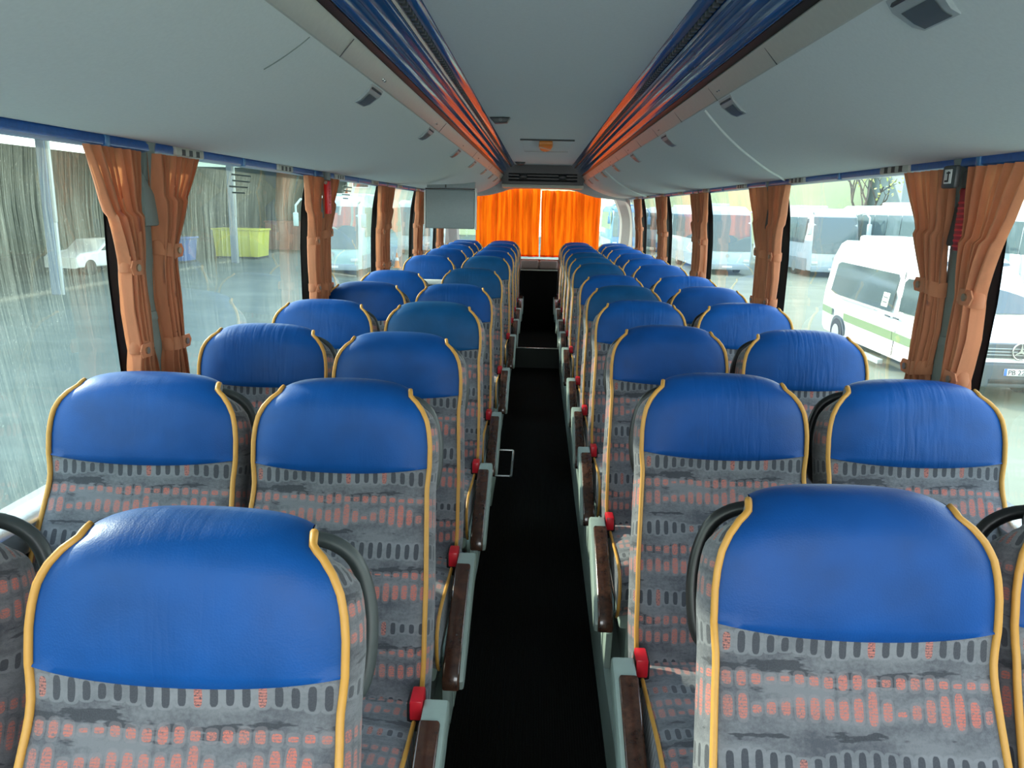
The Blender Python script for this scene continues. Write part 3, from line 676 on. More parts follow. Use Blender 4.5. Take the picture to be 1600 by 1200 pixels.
def build_arm(root, sA):
    x0 = 0.233; x1 = 0.291
    a, b = sorted((sA*x0, sA*x1))
    # pivoting arm: grey green body with a burl wood pad on top
    side = [(-.300, -1.105), (-.305, -1.058), (-.325, -1.043), (-.375, -1.052), (-.46, -1.082), (-.56, -1.128), (-.64, -1.170), (-.700, -1.205), (-.712, -1.232), (-.700, -1.262), (-.66, -1.262), (-.56, -1.222), (-.44, -1.168), (-.36, -1.135)]
    m = MB(); m.prism([(y, z+L0) for y, z in side], 'x', a+0.004*(sA < 0), b-0.004*(sA > 0), 0.006); ar = m.build('armrest', GREYGREEN, root)
    pad = [(-.385, -1.050), (-.46, -1.076), (-.56, -1.122), (-.64, -1.164), (-.705, -1.200), (-.722, -1.225), (-.722, -1.252), (-.706, -1.262), (-.695, -1.235), (-.63, -1.195), (-.56, -1.157), (-.46, -1.110), (-.390, -1.085)]
    p0, p1 = sorted((sA*(x0-0.003), sA*(x1-0.014)))
    m = MB(); m.prism([(y, z+L0) for y, z in pad], 'x', p0, p1, 0.007, 3); m.build('wood_pad', WOOD, ar, label='burl wood pad')
    m = MB(); m.prism([(-.16, 0), (-.18, .20), (-.24, L0-1.13), (-.31, L0-1.10), (-.40, L0-1.20), (-.50, L0-1.28), (-.58, .14), (-.56, 0)], 'x', *sorted((sA*0.213, sA*0.236)), 0.006)
    sp = m.build('side_panel', GREYGREEN, root)
    m = MB(); m.prism([(-.22, .02), (-.24, .16), (-.30, L0-1.26), (-.36, L0-1.30), (-.50, .12), (-.50, .02)], 'x', *sorted((sA*0.236, sA*0.240)), 0.002); m.build('raised_rib', GREYGREEN, sp)
def make_seat(sA, arm):
    t = empty('coach_seat', (0, 0, PL), 0, 'x', 'seat', 'x'); build_backrest(t, sA, arm); build_cushion(t, sA)
    if arm: build_arm(t, sA)
    return t
protos = {}
rowsL = dict(aisle=[(.958, 0), (1.79, 0), (2.52, 0), (3.38, 2), (4.21, 0), (5.36, 2), (6.76, 2), (7.70, 1), (8.54, 1), (9.42, 1), (10.06, 1)],
             window=[(.985, 0), (1.80, 0), (2.62, 0), (3.36, 0), (4.22, 1), (5.02, 0), (6.68, 0), (7.86, 0), (8.72, 0), (9.45, 1), (10.06, 1)])
rowsR = dict(aisle=[(1.135, 1), (1.98, 1), (2.84, 1), (3.65, 0), (4.36, 2), (5.10, 0), (6.20, 2), (7.00, 2), (7.74, 2), (8.60, 1), (9.42, 1), (10.06, 1)],
             window=[(1.16, 1), (1.97, 0), (2.81, 0), (3.64, 0), (4.42, 0), (5.14, 0), (6.21, 0), (6.98, 0), (7.77, 0), (8.62, 0), (9.42, 0), (10.06, 1)])
def place_seats(rows, s, block):
    sA = -s
    for kind, xc in (('aisle', 0.452 if s < 0 else 0.492), ('window', 0.936 if s < 0 else 0.975)):
        n = len(rows[kind])
        for i, (y, tone) in enumerate(rows[kind]):
            key = (sA, kind == 'aisle')
            o = dup(protos[key]) if key in protos else make_seat(*key)
            if key not in protos and i == 1: protos[key] = o
            last = i == n-1
            o.location = (s*xc, y, PL); o.rotation_euler = (0, 0, 0)
            if i == 0 and s < 0: o.location.x += 0.018
            if i == 0: o.location.x += (-0.012 if kind == 'aisle' else -0.03) if s < 0 else (-0.012 if kind == 'window' else 0.0)
            if kind == 'window': o.scale.x = 1.05 if s > 0 or i != 1 else 1.08
            where = 'last row by the rear curtains' if last else ('%s row from the front' % ORD[i+1])
            o['label'] = 'blue headrest patterned %s seat, %s-hand block, %s' % (kind, block, where)
            o['group'] = 'coach seats in the %s-hand block' % block
            for c in o.children:
                if c.name.startswith('headrest_cover'):
                    c.material_slots[0].link = 'OBJECT'; c.material_slots[0].material = LEATHER[tone]
place_seats(rowsL, -1, 'left'); place_seats(rowsR, 1, 'right')

# ------------------------------------------------------------------ fittings
t = empty('monitor', (-0.68, 6.0, Z(-.02)), 0, 'grey fold-down monitor seen from behind, hanging under the left luggage rack', 'monitor')
m = MB(); m.box((-.185, -.03, -.145), (.185, .02, .145), .012, 3); m.build('shell', SCREEN, t)
m = MB(); m.box((.186, -.02, -.15), (.200, .035, .16), .004); m.build('side_edge', WHITEPL, t, label='white right-hand edge')
m = MB(); m.box((-.20, -.02, -.15), (-.187, .035, .14), .004); m.build('side_edge', WHITEPL, t, label='white left-hand edge')
m = MB(); m.box((-.19, -.022, .147), (.187, .02, .155), .002); m.build('gasket', BLACKPL, t)
m = MB(); m.prism([(-.18, .158), (.185, .158), (.187, .205), (.10, .192), (-.02, .184), (-.18, .18)], 'y', -.01, .05, .004); m.build('mount', SCREEN, t)
m = MB(); m.box((-.04, -.016, .158), (-.03, -.008, .182)); m.build('latch', BLACKPL, t)

t = empty('partition', (-0.72, 5.90, PL), 0, 'low partition with a white rounded top rail behind the sixth left row, by the stairwell', 'partition')
zt = L0-0.555
m = MB(); m.box((-.42, -.012, .12), (.40, .012, zt-.02), .004); m.build('panel', DARKGREY, t)
m = MB(); m.box((-.45, -.05, zt-.03), (.445, .05, zt+.005), .014, 3); m.build('top_rail', WHITEPL, t)
for x in (-.42, .425):
    m = MB(); m.tube([(x, 0, 0), (x, 0, zt-.02)], .016, 10); m.build('post', CREAM, t)
t = empty('aisle_bracket', (-0.19, 3.93, 0), 0, 'bent steel wire bracket sticking out over the black aisle carpet, left side', 'bracket')
m = MB(); zz = 0.36
m.tube([(-.02, -.20, zz), (.075, -.20, zz), (.085, -.19, zz), (.085, .16, zz+.02), (.078, .17, zz+.02), (-.02, .17, zz+.02)], .006, 8); m.build('wire', CHROME, t)
m = MB(); m.box((-.03, -.22, .20), (-.012, .19, zz+.03), .004); m.build('mount_plate', GREYGREEN, t)

def hammer(s, y, zr, label, HAMMER=HAMMER):
    t = empty('emergency_hammer', (s*(xw(zr)-(0.062 if s > 0 else 0.095)), y, Z(zr)), 0, label, 'hammer', 'red emergency hammers')
    m = MB(); m.prism([(-.022, .075), (-.030, .05), (-.024, -.02), (-.020, -.085), (.020, -.085), (.026, -.02), (.022, .04), (.024, .078)], 'x', -.012, .012, .005); m.build('handle', HAMMER, t)
    m = MB()
    for k in range(9): m.box((-s*.0125-.002, -.018, -.075+k*.014), (-s*.0125+.002, .018, -.069+k*.014), .001, 1)
    m.build('grip_rib', RED, t)
    m = MB(); m.box((-.012, -.022, .080), (.012, .022, .122), .005); m.build('bracket', PILLAR, t)
    m = MB(); m.cyl((0, 0, .068), 'y', .009, .062, 12); m.build('hammer_head', CHROME, t)
hammer(-1, PY[-1][2]+.0, .035, 'bright red emergency hammer on the second left-hand window pillar')
hammer(1, PY[1][1]-.005, .0, 'dark red ribbed emergency hammer on the nearest right-hand window pillar', plain('dark_red_plastic', (0.33, 0.008, 0.02), 0.35))
t = empty('label_holder', (1.065, PY[1][1]-.005, Z(.103)), 0, 'small grey holder with a white pictogram plate above the red hammer on the right', 'sign')
m = MB(); m.box((-.006, -.034, -.028), (.01, .034, .03), .006); m.build('frame', DARKGREY, t)
m = MB(); m.box((-.0075, -.018, -.016), (-.004, .018, .02), .001); pl = m.build('plate', WHITEPL, t)
m = MB(); m.box((-.0085, -.006, -.012), (-.007, -.001, .015)); m.box((-.0085, -.006, -.012), (-.007, .012, -.007)); m.box((-.0085, -.012, .009), (-.007, .006, .013)); m.build('pictogram', BLACKPL, pl)
def glass_print(s, y, zr, label):
    m = MB()
    for k, (a, b) in enumerate(((-.10, .10), (-.08, .10), (-.10, .09), (-.06, .07))):
        z = zr-k*.022; m.box((s*(xw(z)+.006)-.001, y+a, Z(z)-.003), (s*(xw(z)+.006)+.001, y+b, Z(z)+.003))
    m.build('window_print', plain('grey_print', (.12, .16, .15), .6) if 'grey_print' not in bpy.data.materials else bpy.data.materials['grey_print'], smooth=False, label=label, cat='sticker', group='small prints on the panes')
glass_print(-1, 3.05, .10, 'few lines of small grey print high on the second left-hand pane')
glass_print(-1, 4.75, .10, 'few lines of small grey print high on the third left-hand pane')
# roof hatch with the orange tag, ceiling vents
t = empty('roof_hatch', (0.045, 6.80, Z(.52)), 0, 'flush grey roof hatch outlined in the ceiling near the back', 'hatch')
m = MB(); m.box((-.20, -.62, -.004), (.20, .62, 0.0), .002); m.build('panel', HEADLINER, t)
m = MB(); m.box((-.21, -.635, -.012), (.21, -.618, 0), .003); m.build('hinge_bar', DARKGREY, t)
m = MB(); m.box((-.20, .62, -.006), (.20, .626, 0)); m.build('gap_line', DARKGREY, t)
ORTAG = plain('orange_tag_plastic', (.85, .26, .03), .4)
t = empty('emergency_pull_tag', (0.035, 6.72, Z(.515)), 0, 'orange shield shaped tag with a pale diagonal band on the roof hatch', 'tag')
m = MB(); m.prism([(-.050, -.54), (.050, -.54), (.056, -.30), (.04, .10), (0, .24), (-.04, .10), (-.056, -.30)], 'z', -.035, -.004, .006); sh = m.build('shield', ORTAG, t)
m = MB(); m.prism([(-.048, -.34), (.050, -.06), (.044, .02), (-.052, -.26)], 'z', -.038, -.034, .001); m.build('pale_band', CREAM, sh, label='pale diagonal band')
for k, (x, y, lb) in enumerate(((-.25, 4.78, 'dark vent flap hanging open at the left edge of the ceiling panel'), (-.24, 9.2, 'small dark flap at the far left end of the ceiling panel'))):
    t = empty('ceiling_vent', (x, y, Z(.52)), 0, lb, 'vent', 'ceiling vents')
    m = MB(); m.prism([(-.06, -.002), (.06, -.002), (.045, -.028), (-.03, -.034)], 'y', -.04, .04, .004); m.build('flap', DARKGREY, t)
    m = MB(); m.cyl((.005, -.042, -.015), 'y', .010, .012, 12); m.build('knob', LENS, t)

# ------------------------------------------------------------------ outside: yard, minibus, coaches, garage
GZ = -1.50
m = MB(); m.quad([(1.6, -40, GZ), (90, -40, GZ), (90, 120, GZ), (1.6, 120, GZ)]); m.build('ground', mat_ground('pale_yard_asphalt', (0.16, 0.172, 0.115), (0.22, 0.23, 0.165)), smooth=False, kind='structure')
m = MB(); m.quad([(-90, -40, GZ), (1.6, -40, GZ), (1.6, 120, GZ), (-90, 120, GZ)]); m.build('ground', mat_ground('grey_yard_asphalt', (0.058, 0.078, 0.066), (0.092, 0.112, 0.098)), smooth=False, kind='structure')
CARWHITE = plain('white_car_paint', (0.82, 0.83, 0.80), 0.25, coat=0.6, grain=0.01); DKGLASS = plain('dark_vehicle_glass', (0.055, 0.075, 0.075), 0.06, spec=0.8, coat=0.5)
TYRE = plain('black_tyre', (0.02, 0.02, 0.02), 0.8); STRIPE = plain('green_stripe', (0.17, 0.24, 0.11), 0.4); COACHW = plain('dulled_white_coach_paint', (0.50, 0.57, 0.59), 0.3, coat=.4, grain=0.01); COACHGLASS = plain('tinted_coach_glass', (0.085, 0.13, 0.14), 0.08, coat=.5); LAMP = plain('headlamp_glass', (0.65, 0.68, 0.66), 0.1, coat=0.6)  # coach white dulled in its colour for dimmer exposure through tinted glass
BUMPER = plain('dark_bumper', (0.07, 0.08, 0.085), 0.5); HUB = plain('wheel_hub', (0.45, 0.47, 0.46), 0.35, metal=0.4)
def wheel(parent, x, y, r, w, sgn):
    m = MB(); m.cyl((x, y, r), 'x', r, w, 28); o = m.build('wheel', TYRE, parent)
    m = MB(); m.cyl((x+sgn*(w/2), y, r), 'x', r*.62, .03, 24, r2=r*.5); m.build('hub', HUB, o)
def minibus(loc):
    """local: nose towards -y, y = 0 at the front bumper, x centred"""
    t = empty('minibus', loc, 0, 'white minibus with a green side stripe parked outside the right windows', 'minibus')
    side = [(0.0, .34), (-.02, .55), (.02, .80), (.10, 1.02), (.22, 1.14), (.95, 1.36), (1.10, 1.45), (1.75, 2.20), (2.05, 2.42), (2.5, 2.55), (6.4, 2.60), (6.70, 2.50), (6.82, 2.15), (6.92, 1.1), (6.92, .40), (6.7, .30), (.3, .28)]
    def wid(z): return interp([(.2, .94), (.9, .985), (1.3, .97), (2.2, .84), (2.62, .70)], z)
    dens = []
    n = len(side)
    for i in range(n):
        a, b = side[i], side[(i+1) % n]
        for k in range(4): dens.append((lerp(a[0], b[0], k/4), lerp(a[1], b[1], k/4)))
    def nose(y): return interp([(-.05, .86), (.12, .955), (.5, .995), (1.2, 1.0), (6.5, 1.0), (6.95, .95)], y)
    m = MB(); rows = []
    for q in (-1, -.97, -.8, 0, .8, .97, 1): rows.append([(q*wid(z)*nose(y), lerp(y, 3.4, .012 if abs(q) > .99 else 0), lerp(z, 1.4, .02 if abs(q) > .99 else 0)) for y, z in dens])
    V = m.grid([r for r in rows], closed=True)
    for r in (V[0], V[-1]): m.bm.faces.new(r)
    m.build('body', CARWHITE, t, angle=40)
    def on_side(s, poly, name, mat, off=.006, parent=None, **kw):
        m = MB(); o = [(s*(wid(z)*nose(y)+off), y, z) for y, z in poly]; i_ = [(s*(wid(z)*nose(y)-.01), y, z) for y, z in poly]
        m.bm.faces.new([m.bm.verts.new(p) for p in o])
        m.grid([o+[o[0]], i_+[i_[0]]]); return m.build(name, mat, parent or t, angle=30, **kw)
    for s in (-1, 1):
        on_side(s, [(2.95, 1.25), (6.0, 1.30), (6.35, 1.36), (6.30, 2.02), (6.12, 2.08), (3.0, 2.03), (2.92, 1.95)], 'side_window', DKGLASS)
        on_side(s, [(1.55, 1.32), (2.55, 1.30), (2.62, 1.9), (2.50, 1.98), (2.10, 1.98), (1.95, 1.90)], 'door_window', DKGLASS)
        on_side(s, [(1.2, .66), (2.70, .68), (2.70, .86), (1.2, .82)], 'stripe', STRIPE, .004); on_side(s, [(2.73, .68), (5.35, .72), (5.35, .90), (2.73, .86)], 'stripe', STRIPE, .004); on_side(s, [(6.1, .76), (6.85, .78), (6.85, .95), (6.1, .92)], 'stripe', STRIPE, .004)
        on_side(s, [(2.70, .36), (2.716, .36), (2.716, 2.1), (2.70, 2.1)], 'door_gap', BUMPER, .003)
        for y in (2.62, 3.02): on_side(s, [(y-.10, 1.13), (y+.10, 1.14), (y+.10, 1.17), (y-.10, 1.16)], 'door_handle', BUMPER, .03)
        on_side(s, [(3.7, 1.185), (5.6, 1.205), (5.6, 1.235), (3.7, 1.215)], 'slider_rail', HUB, .01)
        st = on_side(s, [(3.12, 1.32), (3.42, 1.325), (3.42, 1.62), (3.12, 1.615)], 'window_sticker', STRIPE if False else plain('pale_green_sticker', (.62, .74, .58), .6), .010, label='pale green printed sticker')
        on_side(s, [(3.16, 1.40), (3.38, 1.405), (3.38, 1.43), (3.16, 1.425)], 'print_line', BUMPER, .012, st); on_side(s, [(3.16, 1.50), (3.38, 1.505), (3.38, 1.53), (3.16, 1.525)], 'print_line', BUMPER, .012, st)
        m = MB(); m.box((s*1.02-.09, 1.30, 1.22), (s*1.02+.13*(1 if s > 0 else 1), 1.46, 1.58), .04, 3); m.box((s*.93-.05, 1.40, 1.30), (s*.93+.05, 1.48, 1.36), .01); m.build('mirror', BUMPER, t)
        for y in (1.15, 5.72):
            wheel(t, s*.86, y, .36, .24, s)
            on_side(s, [(y+.44*math.cos(a), .36+.44*math.sin(a)) for a in [i*math.pi/12 for i in range(13)]], 'wheel_arch', BUMPER, .003)
        m = MB(); m.prism([(s*.62, .92), (s*.90, .98), (s*.93, 1.16), (s*.80, 1.18), (s*.66, 1.02)], 'y', -.005, .30, .02, M=Matrix.Translation((0, .035, -.10))); m.build('headlamp', LAMP, t)
        on_side(s, [(.35, .30), (.02, .34), (.0, .62), (.35, .66)], 'bumper_corner', BUMPER, .008)
        m = MB(); m.prism([(s*.98, .12), (s*.98, .22), (s*1.10, .22), (s*1.10, .12)], 'y', 2.95, 3.9, .02); m.build('side_step', HUB, t)
    m = MB(); m.grid([[(x*lerp(.90, .74, k/4), lerp(1.12, 1.98, k/4)-.015-.02*(1-x*x), lerp(1.475, 2.36, k/4)+.012) for x in [-1+j/5 for j in range(11)]] for k in range(5)]); m.build('windscreen', DKGLASS, t, angle=180)
    m = MB(); m.tube([(-.6, 1.20, 1.52), (-.2, 1.25, 1.60), (.1, 1.22, 1.53)], .012, 6); m.tube([(.05, 1.20, 1.52), (.45, 1.27, 1.62), (.7, 1.25, 1.6)], .012, 6); m.build('wiper', BLACKPL, t)
    m = MB(); m.prism([(-.60, .84), (.60, .84), (.66, 1.04), (.5, 1.09), (-.5, 1.09), (-.66, 1.04)], 'y', -.02, .14, .015); gr = m.build('grille', BUMPER, t)
    m = MB()
    for z in (.89, .945, 1.0): m.box((-.58, -.028, z), (.58, -.018, z+.016), .003, 1)
    m.build('grille_bar', HUB, gr)
    m = MB(); A = 40
    m.tube([(.145*math.cos(2*math.pi*k/A), -.045, .965+.145*math.sin(2*math.pi*k/A)) for k in range(A)], .014, 8, closed=True)
    for k in range(3):
        a = math.pi/2+k*2*math.pi/3; c, s_ = math.cos(a), math.sin(a)
        m.prism([(.14*c, .965+.14*s_), (.026*math.cos(a+1.05), .965+.026*math.sin(a+1.05)), (0, .965), (.026*math.cos(a-1.05), .965+.026*math.sin(a-1.05))], 'y', -.055, -.035)
    m.build('star_emblem', CHROME, gr, label='three pointed star in a ring')
    m = MB(); m.box((-.84, -.07, .32), (.84, .22, .76), .05, 3); bp = m.build('bumper', BUMPER, t)
    m = MB(); m.box((-.5, -.078, .40), (.5, -.06, .48), .006); m.build('lower_intake', BLACKPL, bp)
    m = MB(); m.box((-.26, -.095, .545), (.26, -.075, .665), .006); pt = m.build('number_plate', WHITEPL, t, label='white number plate with a blue strip')
    m = MB(); m.box((-.26, -.099, .545), (-.215, -.088, .665), .003); m.build('blue_strip', plain('plate_blue', (.03, .16, .6), .4), pt)
    def letters(txt, size, loc, parent, mat):
        cu = bpy.data.curves.new('letters', 'FONT'); cu.body = txt; cu.size = size; cu.extrude = .002; cu.align_x = 'LEFT'
        ob = bpy.data.objects.new('tmp', cu); COL.objects.link(ob); bpy.context.view_layer.update()
        me = bpy.data.meshes.new_from_object(ob.evaluated_get(bpy.context.evaluated_depsgraph_get())); bpy.data.objects.remove(ob)
        me.transform(Matrix.Rotation(math.pi/2, 4, 'X')); me.materials.clear(); me.materials.append(mat)
        o = bpy.data.objects.new('lettering', me); COL.objects.link(o); o.location = loc; o.parent = parent
    letters('PB 2290', .125, (-.200, -.098, .561), pt, BLACKPL)
    m = MB(); m.box((-.5, 5.15, 2.56), (.5, 6.15, 2.74), .07, 3); m.build('roof_unit', CARWHITE, t)
    m = MB(); m.tube([(-.62, 3.2, 2.60), (-.62, 5.0, 2.62)], .025, 8); m.tube([(.62, 3.2, 2.60), (.62, 5.0, 2.62)], .025, 8); m.build('roof_rail', HUB, t)
    m = MB(); m.box((-.3, 2.9, 2.54), (.3, 3.6, 2.62), .03); m.build('roof_hatch', HUB, t)
    return t
minibus((8.42, 13.45, GZ))

def coach(loc, rz, label, paint, low, H=3.55, Lc=11.0, group='coaches parked in the yard', mirrors=True):
    t = empty('parked_coach', loc, rz, label, 'coach', group); W = 1.25
    prof = [(0.02, .35), (-.02, .9), (.06, 1.5), (.30, 2.7), (.55, H-.25), (.95, H-.03), (1.6, H), (Lc-.6, H), (Lc-.1, H-.3), (Lc, .4)]
    m = MB(); dens = []
    for i in range(len(prof)):
        a, b = prof[i], prof[(i+1) % len(prof)]
        for k in range(3): dens.append((lerp(a[0], b[0], k/3), lerp(a[1], b[1], k/3)))
    wd = lambda z: interp([(0, W-.04), (1.5, W), (H-.35, W-.08), (H, W-.30)], z)
    rows = [[(q*wd(z), lerp(y, Lc/2, .02 if abs(q) > .99 else 0), z) for y, z in dens] for q in (-1, -.94, 0, .94, 1)]
    V = m.grid(rows, closed=True)
    for r in (V[0], V[-1]): m.bm.faces.new(r)
    m.build('body', paint, t, angle=40)
    fy = lambda z: interp([(b, a) for a, b in prof[:7]], z)
    m = MB(); m.grid([[(x*(wd(z)-.08), fy(z)-.02-.03*(1-x*x), z) for x in [-1+j/4 for j in range(9)]] for z in (1.25, 1.5, 2.0, 2.5, 3.0, H-.45)]); m.build('windscreen', COACHGLASS, t, angle=180)
    for s in (-1, 1):
        k = 0; y = 1.15
        while y < Lc-1.5:
            m = MB(); m.grid([[(s*(wd(z)+.012), yy, z) for yy in (y, y+1.5)] for z in (1.75, 2.3, 2.85, H-.48)]); m.build('side_window', COACHGLASS, t); y += 1.56
        for y in (2.4, Lc-3.2): wheel(t, s*(W-.14), y, .48, .28, s)
        m = MB(); m.box((s*.98-.17, -.05, .68), (s*.98+.17, .06, .84), .03); m.build('headlamp', LAMP, t)
        if mirrors:
            m = MB(); m.tube([(s*1.12, .45, H-.30), (s*1.35, .0, H-.18), (s*1.50, -.25, H-.45), (s*1.50, -.25, H-.75)], .05, 8); m.box((s*1.50-.11, -.36, H-1.35), (s*1.50+.11, -.20, H-.75), .05, 3); m.build('mirror', paint, t)
        m = MB(); m.box((s*(W+.006)-.004, .5, .32), (s*(W+.006)+.004, Lc-.5, .95), .002, 1); m.build('skirt', low, t)
    m = MB(); m.box((-1.16, -.06, .30), (1.16, .05, .58), .04); m.build('bumper', low, t)
    m = MB(); m.cyl((0, -.05, 1.02), 'y', .10, .03, 20); m.build('round_badge', HUB, t)
    m = MB(); m.box((-.26, -.075, .40), (.26, -.058, .50), .004); m.build('number_plate', WHITEPL, t)
    m = MB(); m.box((-.8, Lc*.35, H-.02), (.8, Lc*.35+2.2, H+.16), .06); m.build('roof_unit', paint, t)
    return t
PALEB = plain('pale_blue_coach_paint', (.50, .62, .66), .3, coat=.5, grain=.01); TEAL = plain('pale_teal_coach_paint', (.42, .58, .55), .3, coat=.5, grain=.01); BLUEP = plain('mid_blue_coach_paint', (.06, .20, .38), .3, coat=.5); LOWG = plain('grey_coach_skirt', (.30, .36, .38), .5)
coach((9.9, 41, GZ), 0, 'pale blue coach facing the camera beside the second right-hand pillar curtains', PALEB, LOWG)
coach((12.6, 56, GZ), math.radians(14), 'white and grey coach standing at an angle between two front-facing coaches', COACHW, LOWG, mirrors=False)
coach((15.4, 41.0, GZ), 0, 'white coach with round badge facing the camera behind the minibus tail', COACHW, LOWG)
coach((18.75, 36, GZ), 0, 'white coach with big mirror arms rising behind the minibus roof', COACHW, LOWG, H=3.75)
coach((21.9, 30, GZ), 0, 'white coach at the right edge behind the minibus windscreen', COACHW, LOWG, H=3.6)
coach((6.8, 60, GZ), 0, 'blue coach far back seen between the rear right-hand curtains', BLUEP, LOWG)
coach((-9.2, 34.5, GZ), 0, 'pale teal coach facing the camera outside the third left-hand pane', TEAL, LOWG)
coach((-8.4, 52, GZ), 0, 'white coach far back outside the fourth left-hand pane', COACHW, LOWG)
coach((-11.9, 49, GZ), 0, 'teal coach half hidden behind the nearer coach on the left', TEAL, LOWG)
def cone(x, y, label):
    t = empty('traffic_cone', (x, y, GZ), 0, label, 'cone', 'traffic cones')
    m = MB(); m.box((-.2, -.2, 0), (.2, .2, .04), .01); m.build('foot', ORTAG, t)
    m = MB(); m.cyl((0, 0, .41), 'z', .15, .74, 20, r2=.03); m.build('body', ORTAG, t)
    m = MB(); m.cyl((0, 0, .46), 'z', .112, .16, 20, r2=.088); m.build('white_band', WHITEPL, t)
cone(11.6, 40, 'white banded traffic cone beside the angled coach on the right'); cone(-7.4, 40.5, 'white banded traffic cone by the coach on the left'); 
# garage shed on the left
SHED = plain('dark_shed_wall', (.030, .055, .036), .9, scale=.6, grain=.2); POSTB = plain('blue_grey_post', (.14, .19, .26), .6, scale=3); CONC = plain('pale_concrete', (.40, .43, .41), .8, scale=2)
t = empty('garage_shed', (-16.2, 40, GZ), 0, 'long open garage shed with a dark back wall on the left of the yard', 'garage')
m = MB(); m.box((-13.2, -34, 0), (-13, 26, 6.0)); m.build('back_wall', SHED, t, smooth=False)
m = MB(); m.box((-13.2, 26, 0), (0, 26.2, 6.0)); m.build('end_wall', SHED, t, smooth=False)
m = MB(); m.prism([(-13.6, 6.6), (.9, 5.6), (.9, 5.85), (-13.6, 6.9)], 'y', -34.4, 26.4); m.build('roof', CONC, t, smooth=False)
m = MB(); m.box((-.15, -34, 5.2), (.15, 26, 5.62)); m.build('beam', POSTB, t, smooth=False)
for k, y in enumerate((-29, -14.5, 1, 15)):
    m = MB(); m.box((-.15, y-.15, 0), (.15, y+.15, 5.2), .02); p = m.build('post', POSTB if k != 1 else POSTB, t, smooth=False)
    m = MB(); m.box((.15, y-.10, 2.4), (.25, y+.02, 5.2), .02); m.box((.15, y-.10, 0), (.23, y+.0, 2.4), .01); m.build('drain_pipe', CONC, p)
t = empty('parked_car', (-19.8, 34, GZ), math.radians(80), 'white car nosing out of the dark garage on the left', 'car')
m = MB(); m.prism([(-2.0, .3), (-2.0, .75), (-1.7, .92), (-.7, 1.0), (-.1, 1.42), (1.3, 1.46), (1.95, 1.0), (2.05, .3)], 'y', -.85, .85, .12, 3); m.build('body', CARWHITE, t)
for s in (-1, 1):
    m = MB(); m.prism([(-.55, 1.0), (-.05, 1.34), (1.2, 1.36), (1.7, 1.0)], 'y', *sorted((s*.845, s*.86))); m.build('side_window', DKGLASS, t)
    for x in (-1.25, 1.3):
        m = MB(); m.cyl((x, s*.78, .32), 'y', .32, .2, 20); m.build('wheel', TYRE, t)
YEL = plain('yellow_skip_paint', (.62, .60, .05), .5); BLUS = plain('blue_bin_paint', (.03, .10, .34), .5); BRN = plain('red_brown_container', (.26, .085, .06), .6)
def skip(name, x, y, sx_, sy_, h, mat, label, cat, taper=.85):
    t = empty(name, (x, y, GZ), 0, label, cat, 'containers along the left edge of the yard')
    m = MB(); m.prism([(-sx_*taper, .12), (sx_*taper, .12), (sx_, h), (-sx_, h)], 'y', -sy_, sy_, .02); m.build('body', mat, t)
    m = MB(); m.box((-sx_-.06, -sy_-.06, h-.10), (sx_+.06, sy_+.06, h), .02); m.build('rim', mat, t)
    for x_ in (-.6, 0, .6):
        m = MB(); m.box((x_*sx_-.05, -sy_-.05, .15), (x_*sx_+.05, -sy_, h-.1), .01); m.build('rib', mat, t)
    m = MB(); m.box((-sx_*taper, -sy_, 0), (-sx_*taper+.2, sy_, .12)); m.box((sx_*taper-.2, -sy_, 0), (sx_*taper, sy_, .12)); m.build('foot', TYRE, t)
skip('blue_bin', -19.0, 40.5, .75, .7, 1.35, BLUS, 'blue bin standing in front of the dark garage', 'bin', .8)
skip('yellow_skip', -17.3, 45, 1.35, .9, 1.7, YEL, 'yellow skip between the garage posts', 'skip', .9)
skip('brown_container', -16.6, 53, 1.7, 1.2, 2.0, BRN, 'red-brown container beyond the yellow skip', 'container', 1.0)
# buildings and trees beyond the yard on the right
WALLY = plain('yellow_green_render', (.55, .60, .36), .85, scale=.4, grain=.06); GREYB = plain('blue_grey_cladding', (.26, .32, .33), .8, scale=.5); WHITEB = plain('white_render', (.74, .74, .70), .85, scale=.5); ROOFC = plain('roof_covering', (.22, .20, .18), .8)
def house(x, y, w_, d, h, mat, label, cols, rws, roof=.35):
    t = empty('building', (x, y, GZ), 0, label, 'building', 'buildings beyond the yard')
    m = MB(); m.box((-w_/2, 0, 0), (w_/2, d, h)); m.build('wall', mat, t, smooth=False)
    m = MB(); m.box((-w_/2-.4, -.4, h), (w_/2+.4, d+.4, h+roof)); m.build('roof', ROOFC, t, smooth=False)
    for i in range(cols):
        for j in range(rws):
            cx = -w_/2+w_*(i+.5)/cols; cz = h*(j+.5)/rws; ww = min(.9, w_/cols*.28); hh = min(.75, h/rws*.3)
            m = MB(); m.box((cx-ww, -.06, cz-hh), (cx+ww, .02, cz+hh)); f = m.build('window', WHITEPL, t, smooth=False)
            m = MB(); m.box((cx-ww+.12, -.08, cz-hh+.12), (cx+ww-.12, -.05, cz+hh-.12)); m.build('pane', DKGLASS, f, smooth=False)
house(22, 86, 26, 8, 9.5, WALLY, 'long yellow-green rendered building and tree stand-in beyond the coaches', 0, 0)  # also stands in for the overexposed yellow-green trees
house(43.5, 80, 15, 10, 7.6, GREYB, 'grey clad building with small windows behind the minibus', 4, 1)
house(37.5, 96, 8, 8, 8.6, WHITEB, 'white building with rows of windows behind the bare tree', 4, 4)
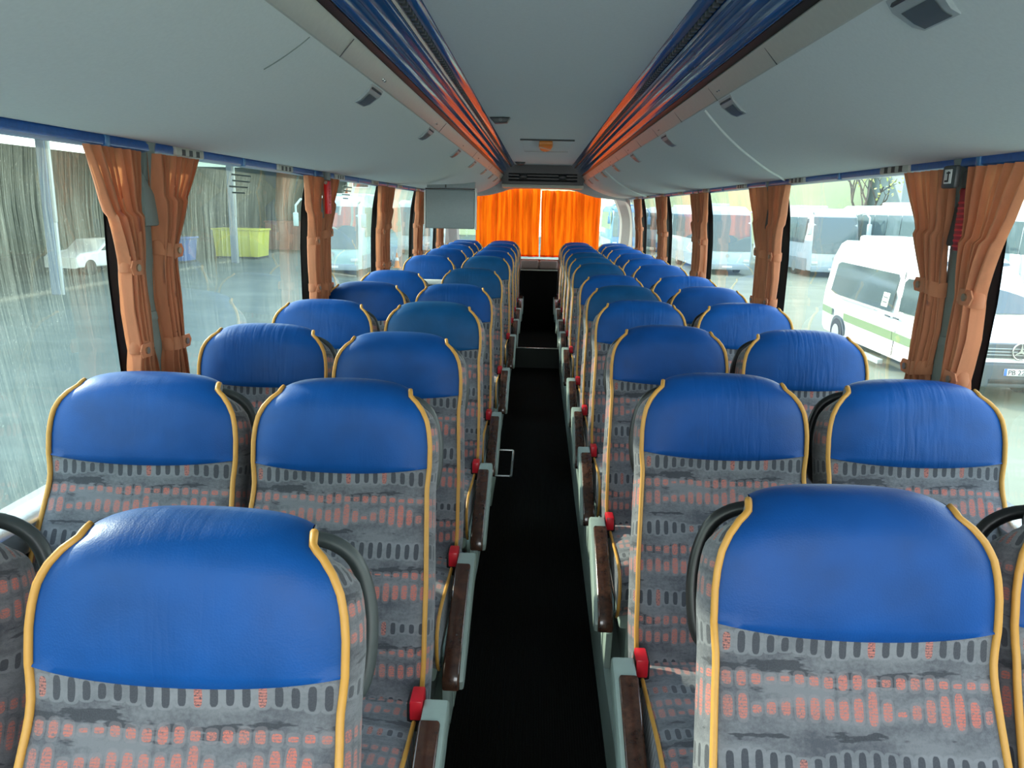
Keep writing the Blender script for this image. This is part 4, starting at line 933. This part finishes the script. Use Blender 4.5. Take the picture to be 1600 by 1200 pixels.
house(41, 52, 14, 10, 8.5, WHITEB, 'white building at the far right behind the coaches', 5, 3)
house(-5, 92, 20, 8, 8.0, WALLY, 'yellow-green rendered building at the end of the yard', 0, 0)
house(-30, 82, 34, 8, 7.5, plain('pale_green_render', (.50, .58, .48), .85, scale=.5), 'pale green building behind the left-hand yard', 9, 2)
BARK = plain('bare_bark', (.10, .085, .07), .9); LEAF = plain('fresh_yellow_leaf', (.42, .46, .14), .8)
def tree(x, y, h, seed, label, leaves=260):
    rnd = random.Random(seed); t = empty('bare_tree', (x, y, GZ), 0, label, 'tree', 'bare trees beyond the yard'); m = MB(); tips = []
    def grow(p, d, L, r, lev):
        q = [p]
        for k in range(3): d = (d+Vector((rnd.uniform(-.18, .18), rnd.uniform(-.18, .18), rnd.uniform(-.05, .12)))).normalized(); q.append(q[-1]+d*L/3)
        m.tube(q, [r, r*.88, r*.76, r*.62], 5 if lev else 8, caps=False)
        if lev == 4: tips.append(q[-1]); return
        for _ in range(3 if lev < 2 else 2):
            a = Vector((rnd.uniform(-1, 1), rnd.uniform(-1, 1), rnd.uniform(.0, .8))); grow(q[rnd.choice((2, 3, 3))], (d*.9+a*.8).normalized(), L*.68, r*.58, lev+1)
    grow(Vector((0, 0, 0)), Vector((0, 0, 1)), h*.36, h*.026, 0); m.build('branches', BARK, t)
    m = MB()
    for _ in range(leaves):
        p = rnd.choice(tips)+Vector((rnd.gauss(0, .45), rnd.gauss(0, .45), rnd.gauss(0, .4))); a = Vector((rnd.gauss(0, 1), rnd.gauss(0, 1), rnd.gauss(0, 1))).normalized()*.13; b = a.cross(Vector((rnd.gauss(0, 1), rnd.gauss(0, 1), 1))).normalized()*.09
        m.quad([p-a, p+b, p+a, p-b])
    o = m.build('young_leaves', LEAF, t, recalc=False); o['kind'] = 'stuff'
tree(25.5, 63, 9.5, 4, 'bare tree with young yellow leaves beyond the white coaches'); tree(33, 70, 9, 9, 'second bare tree in front of the grey clad building')
tree(-13, 66, 10, 12, 'bare tree at the back of the left-hand yard')
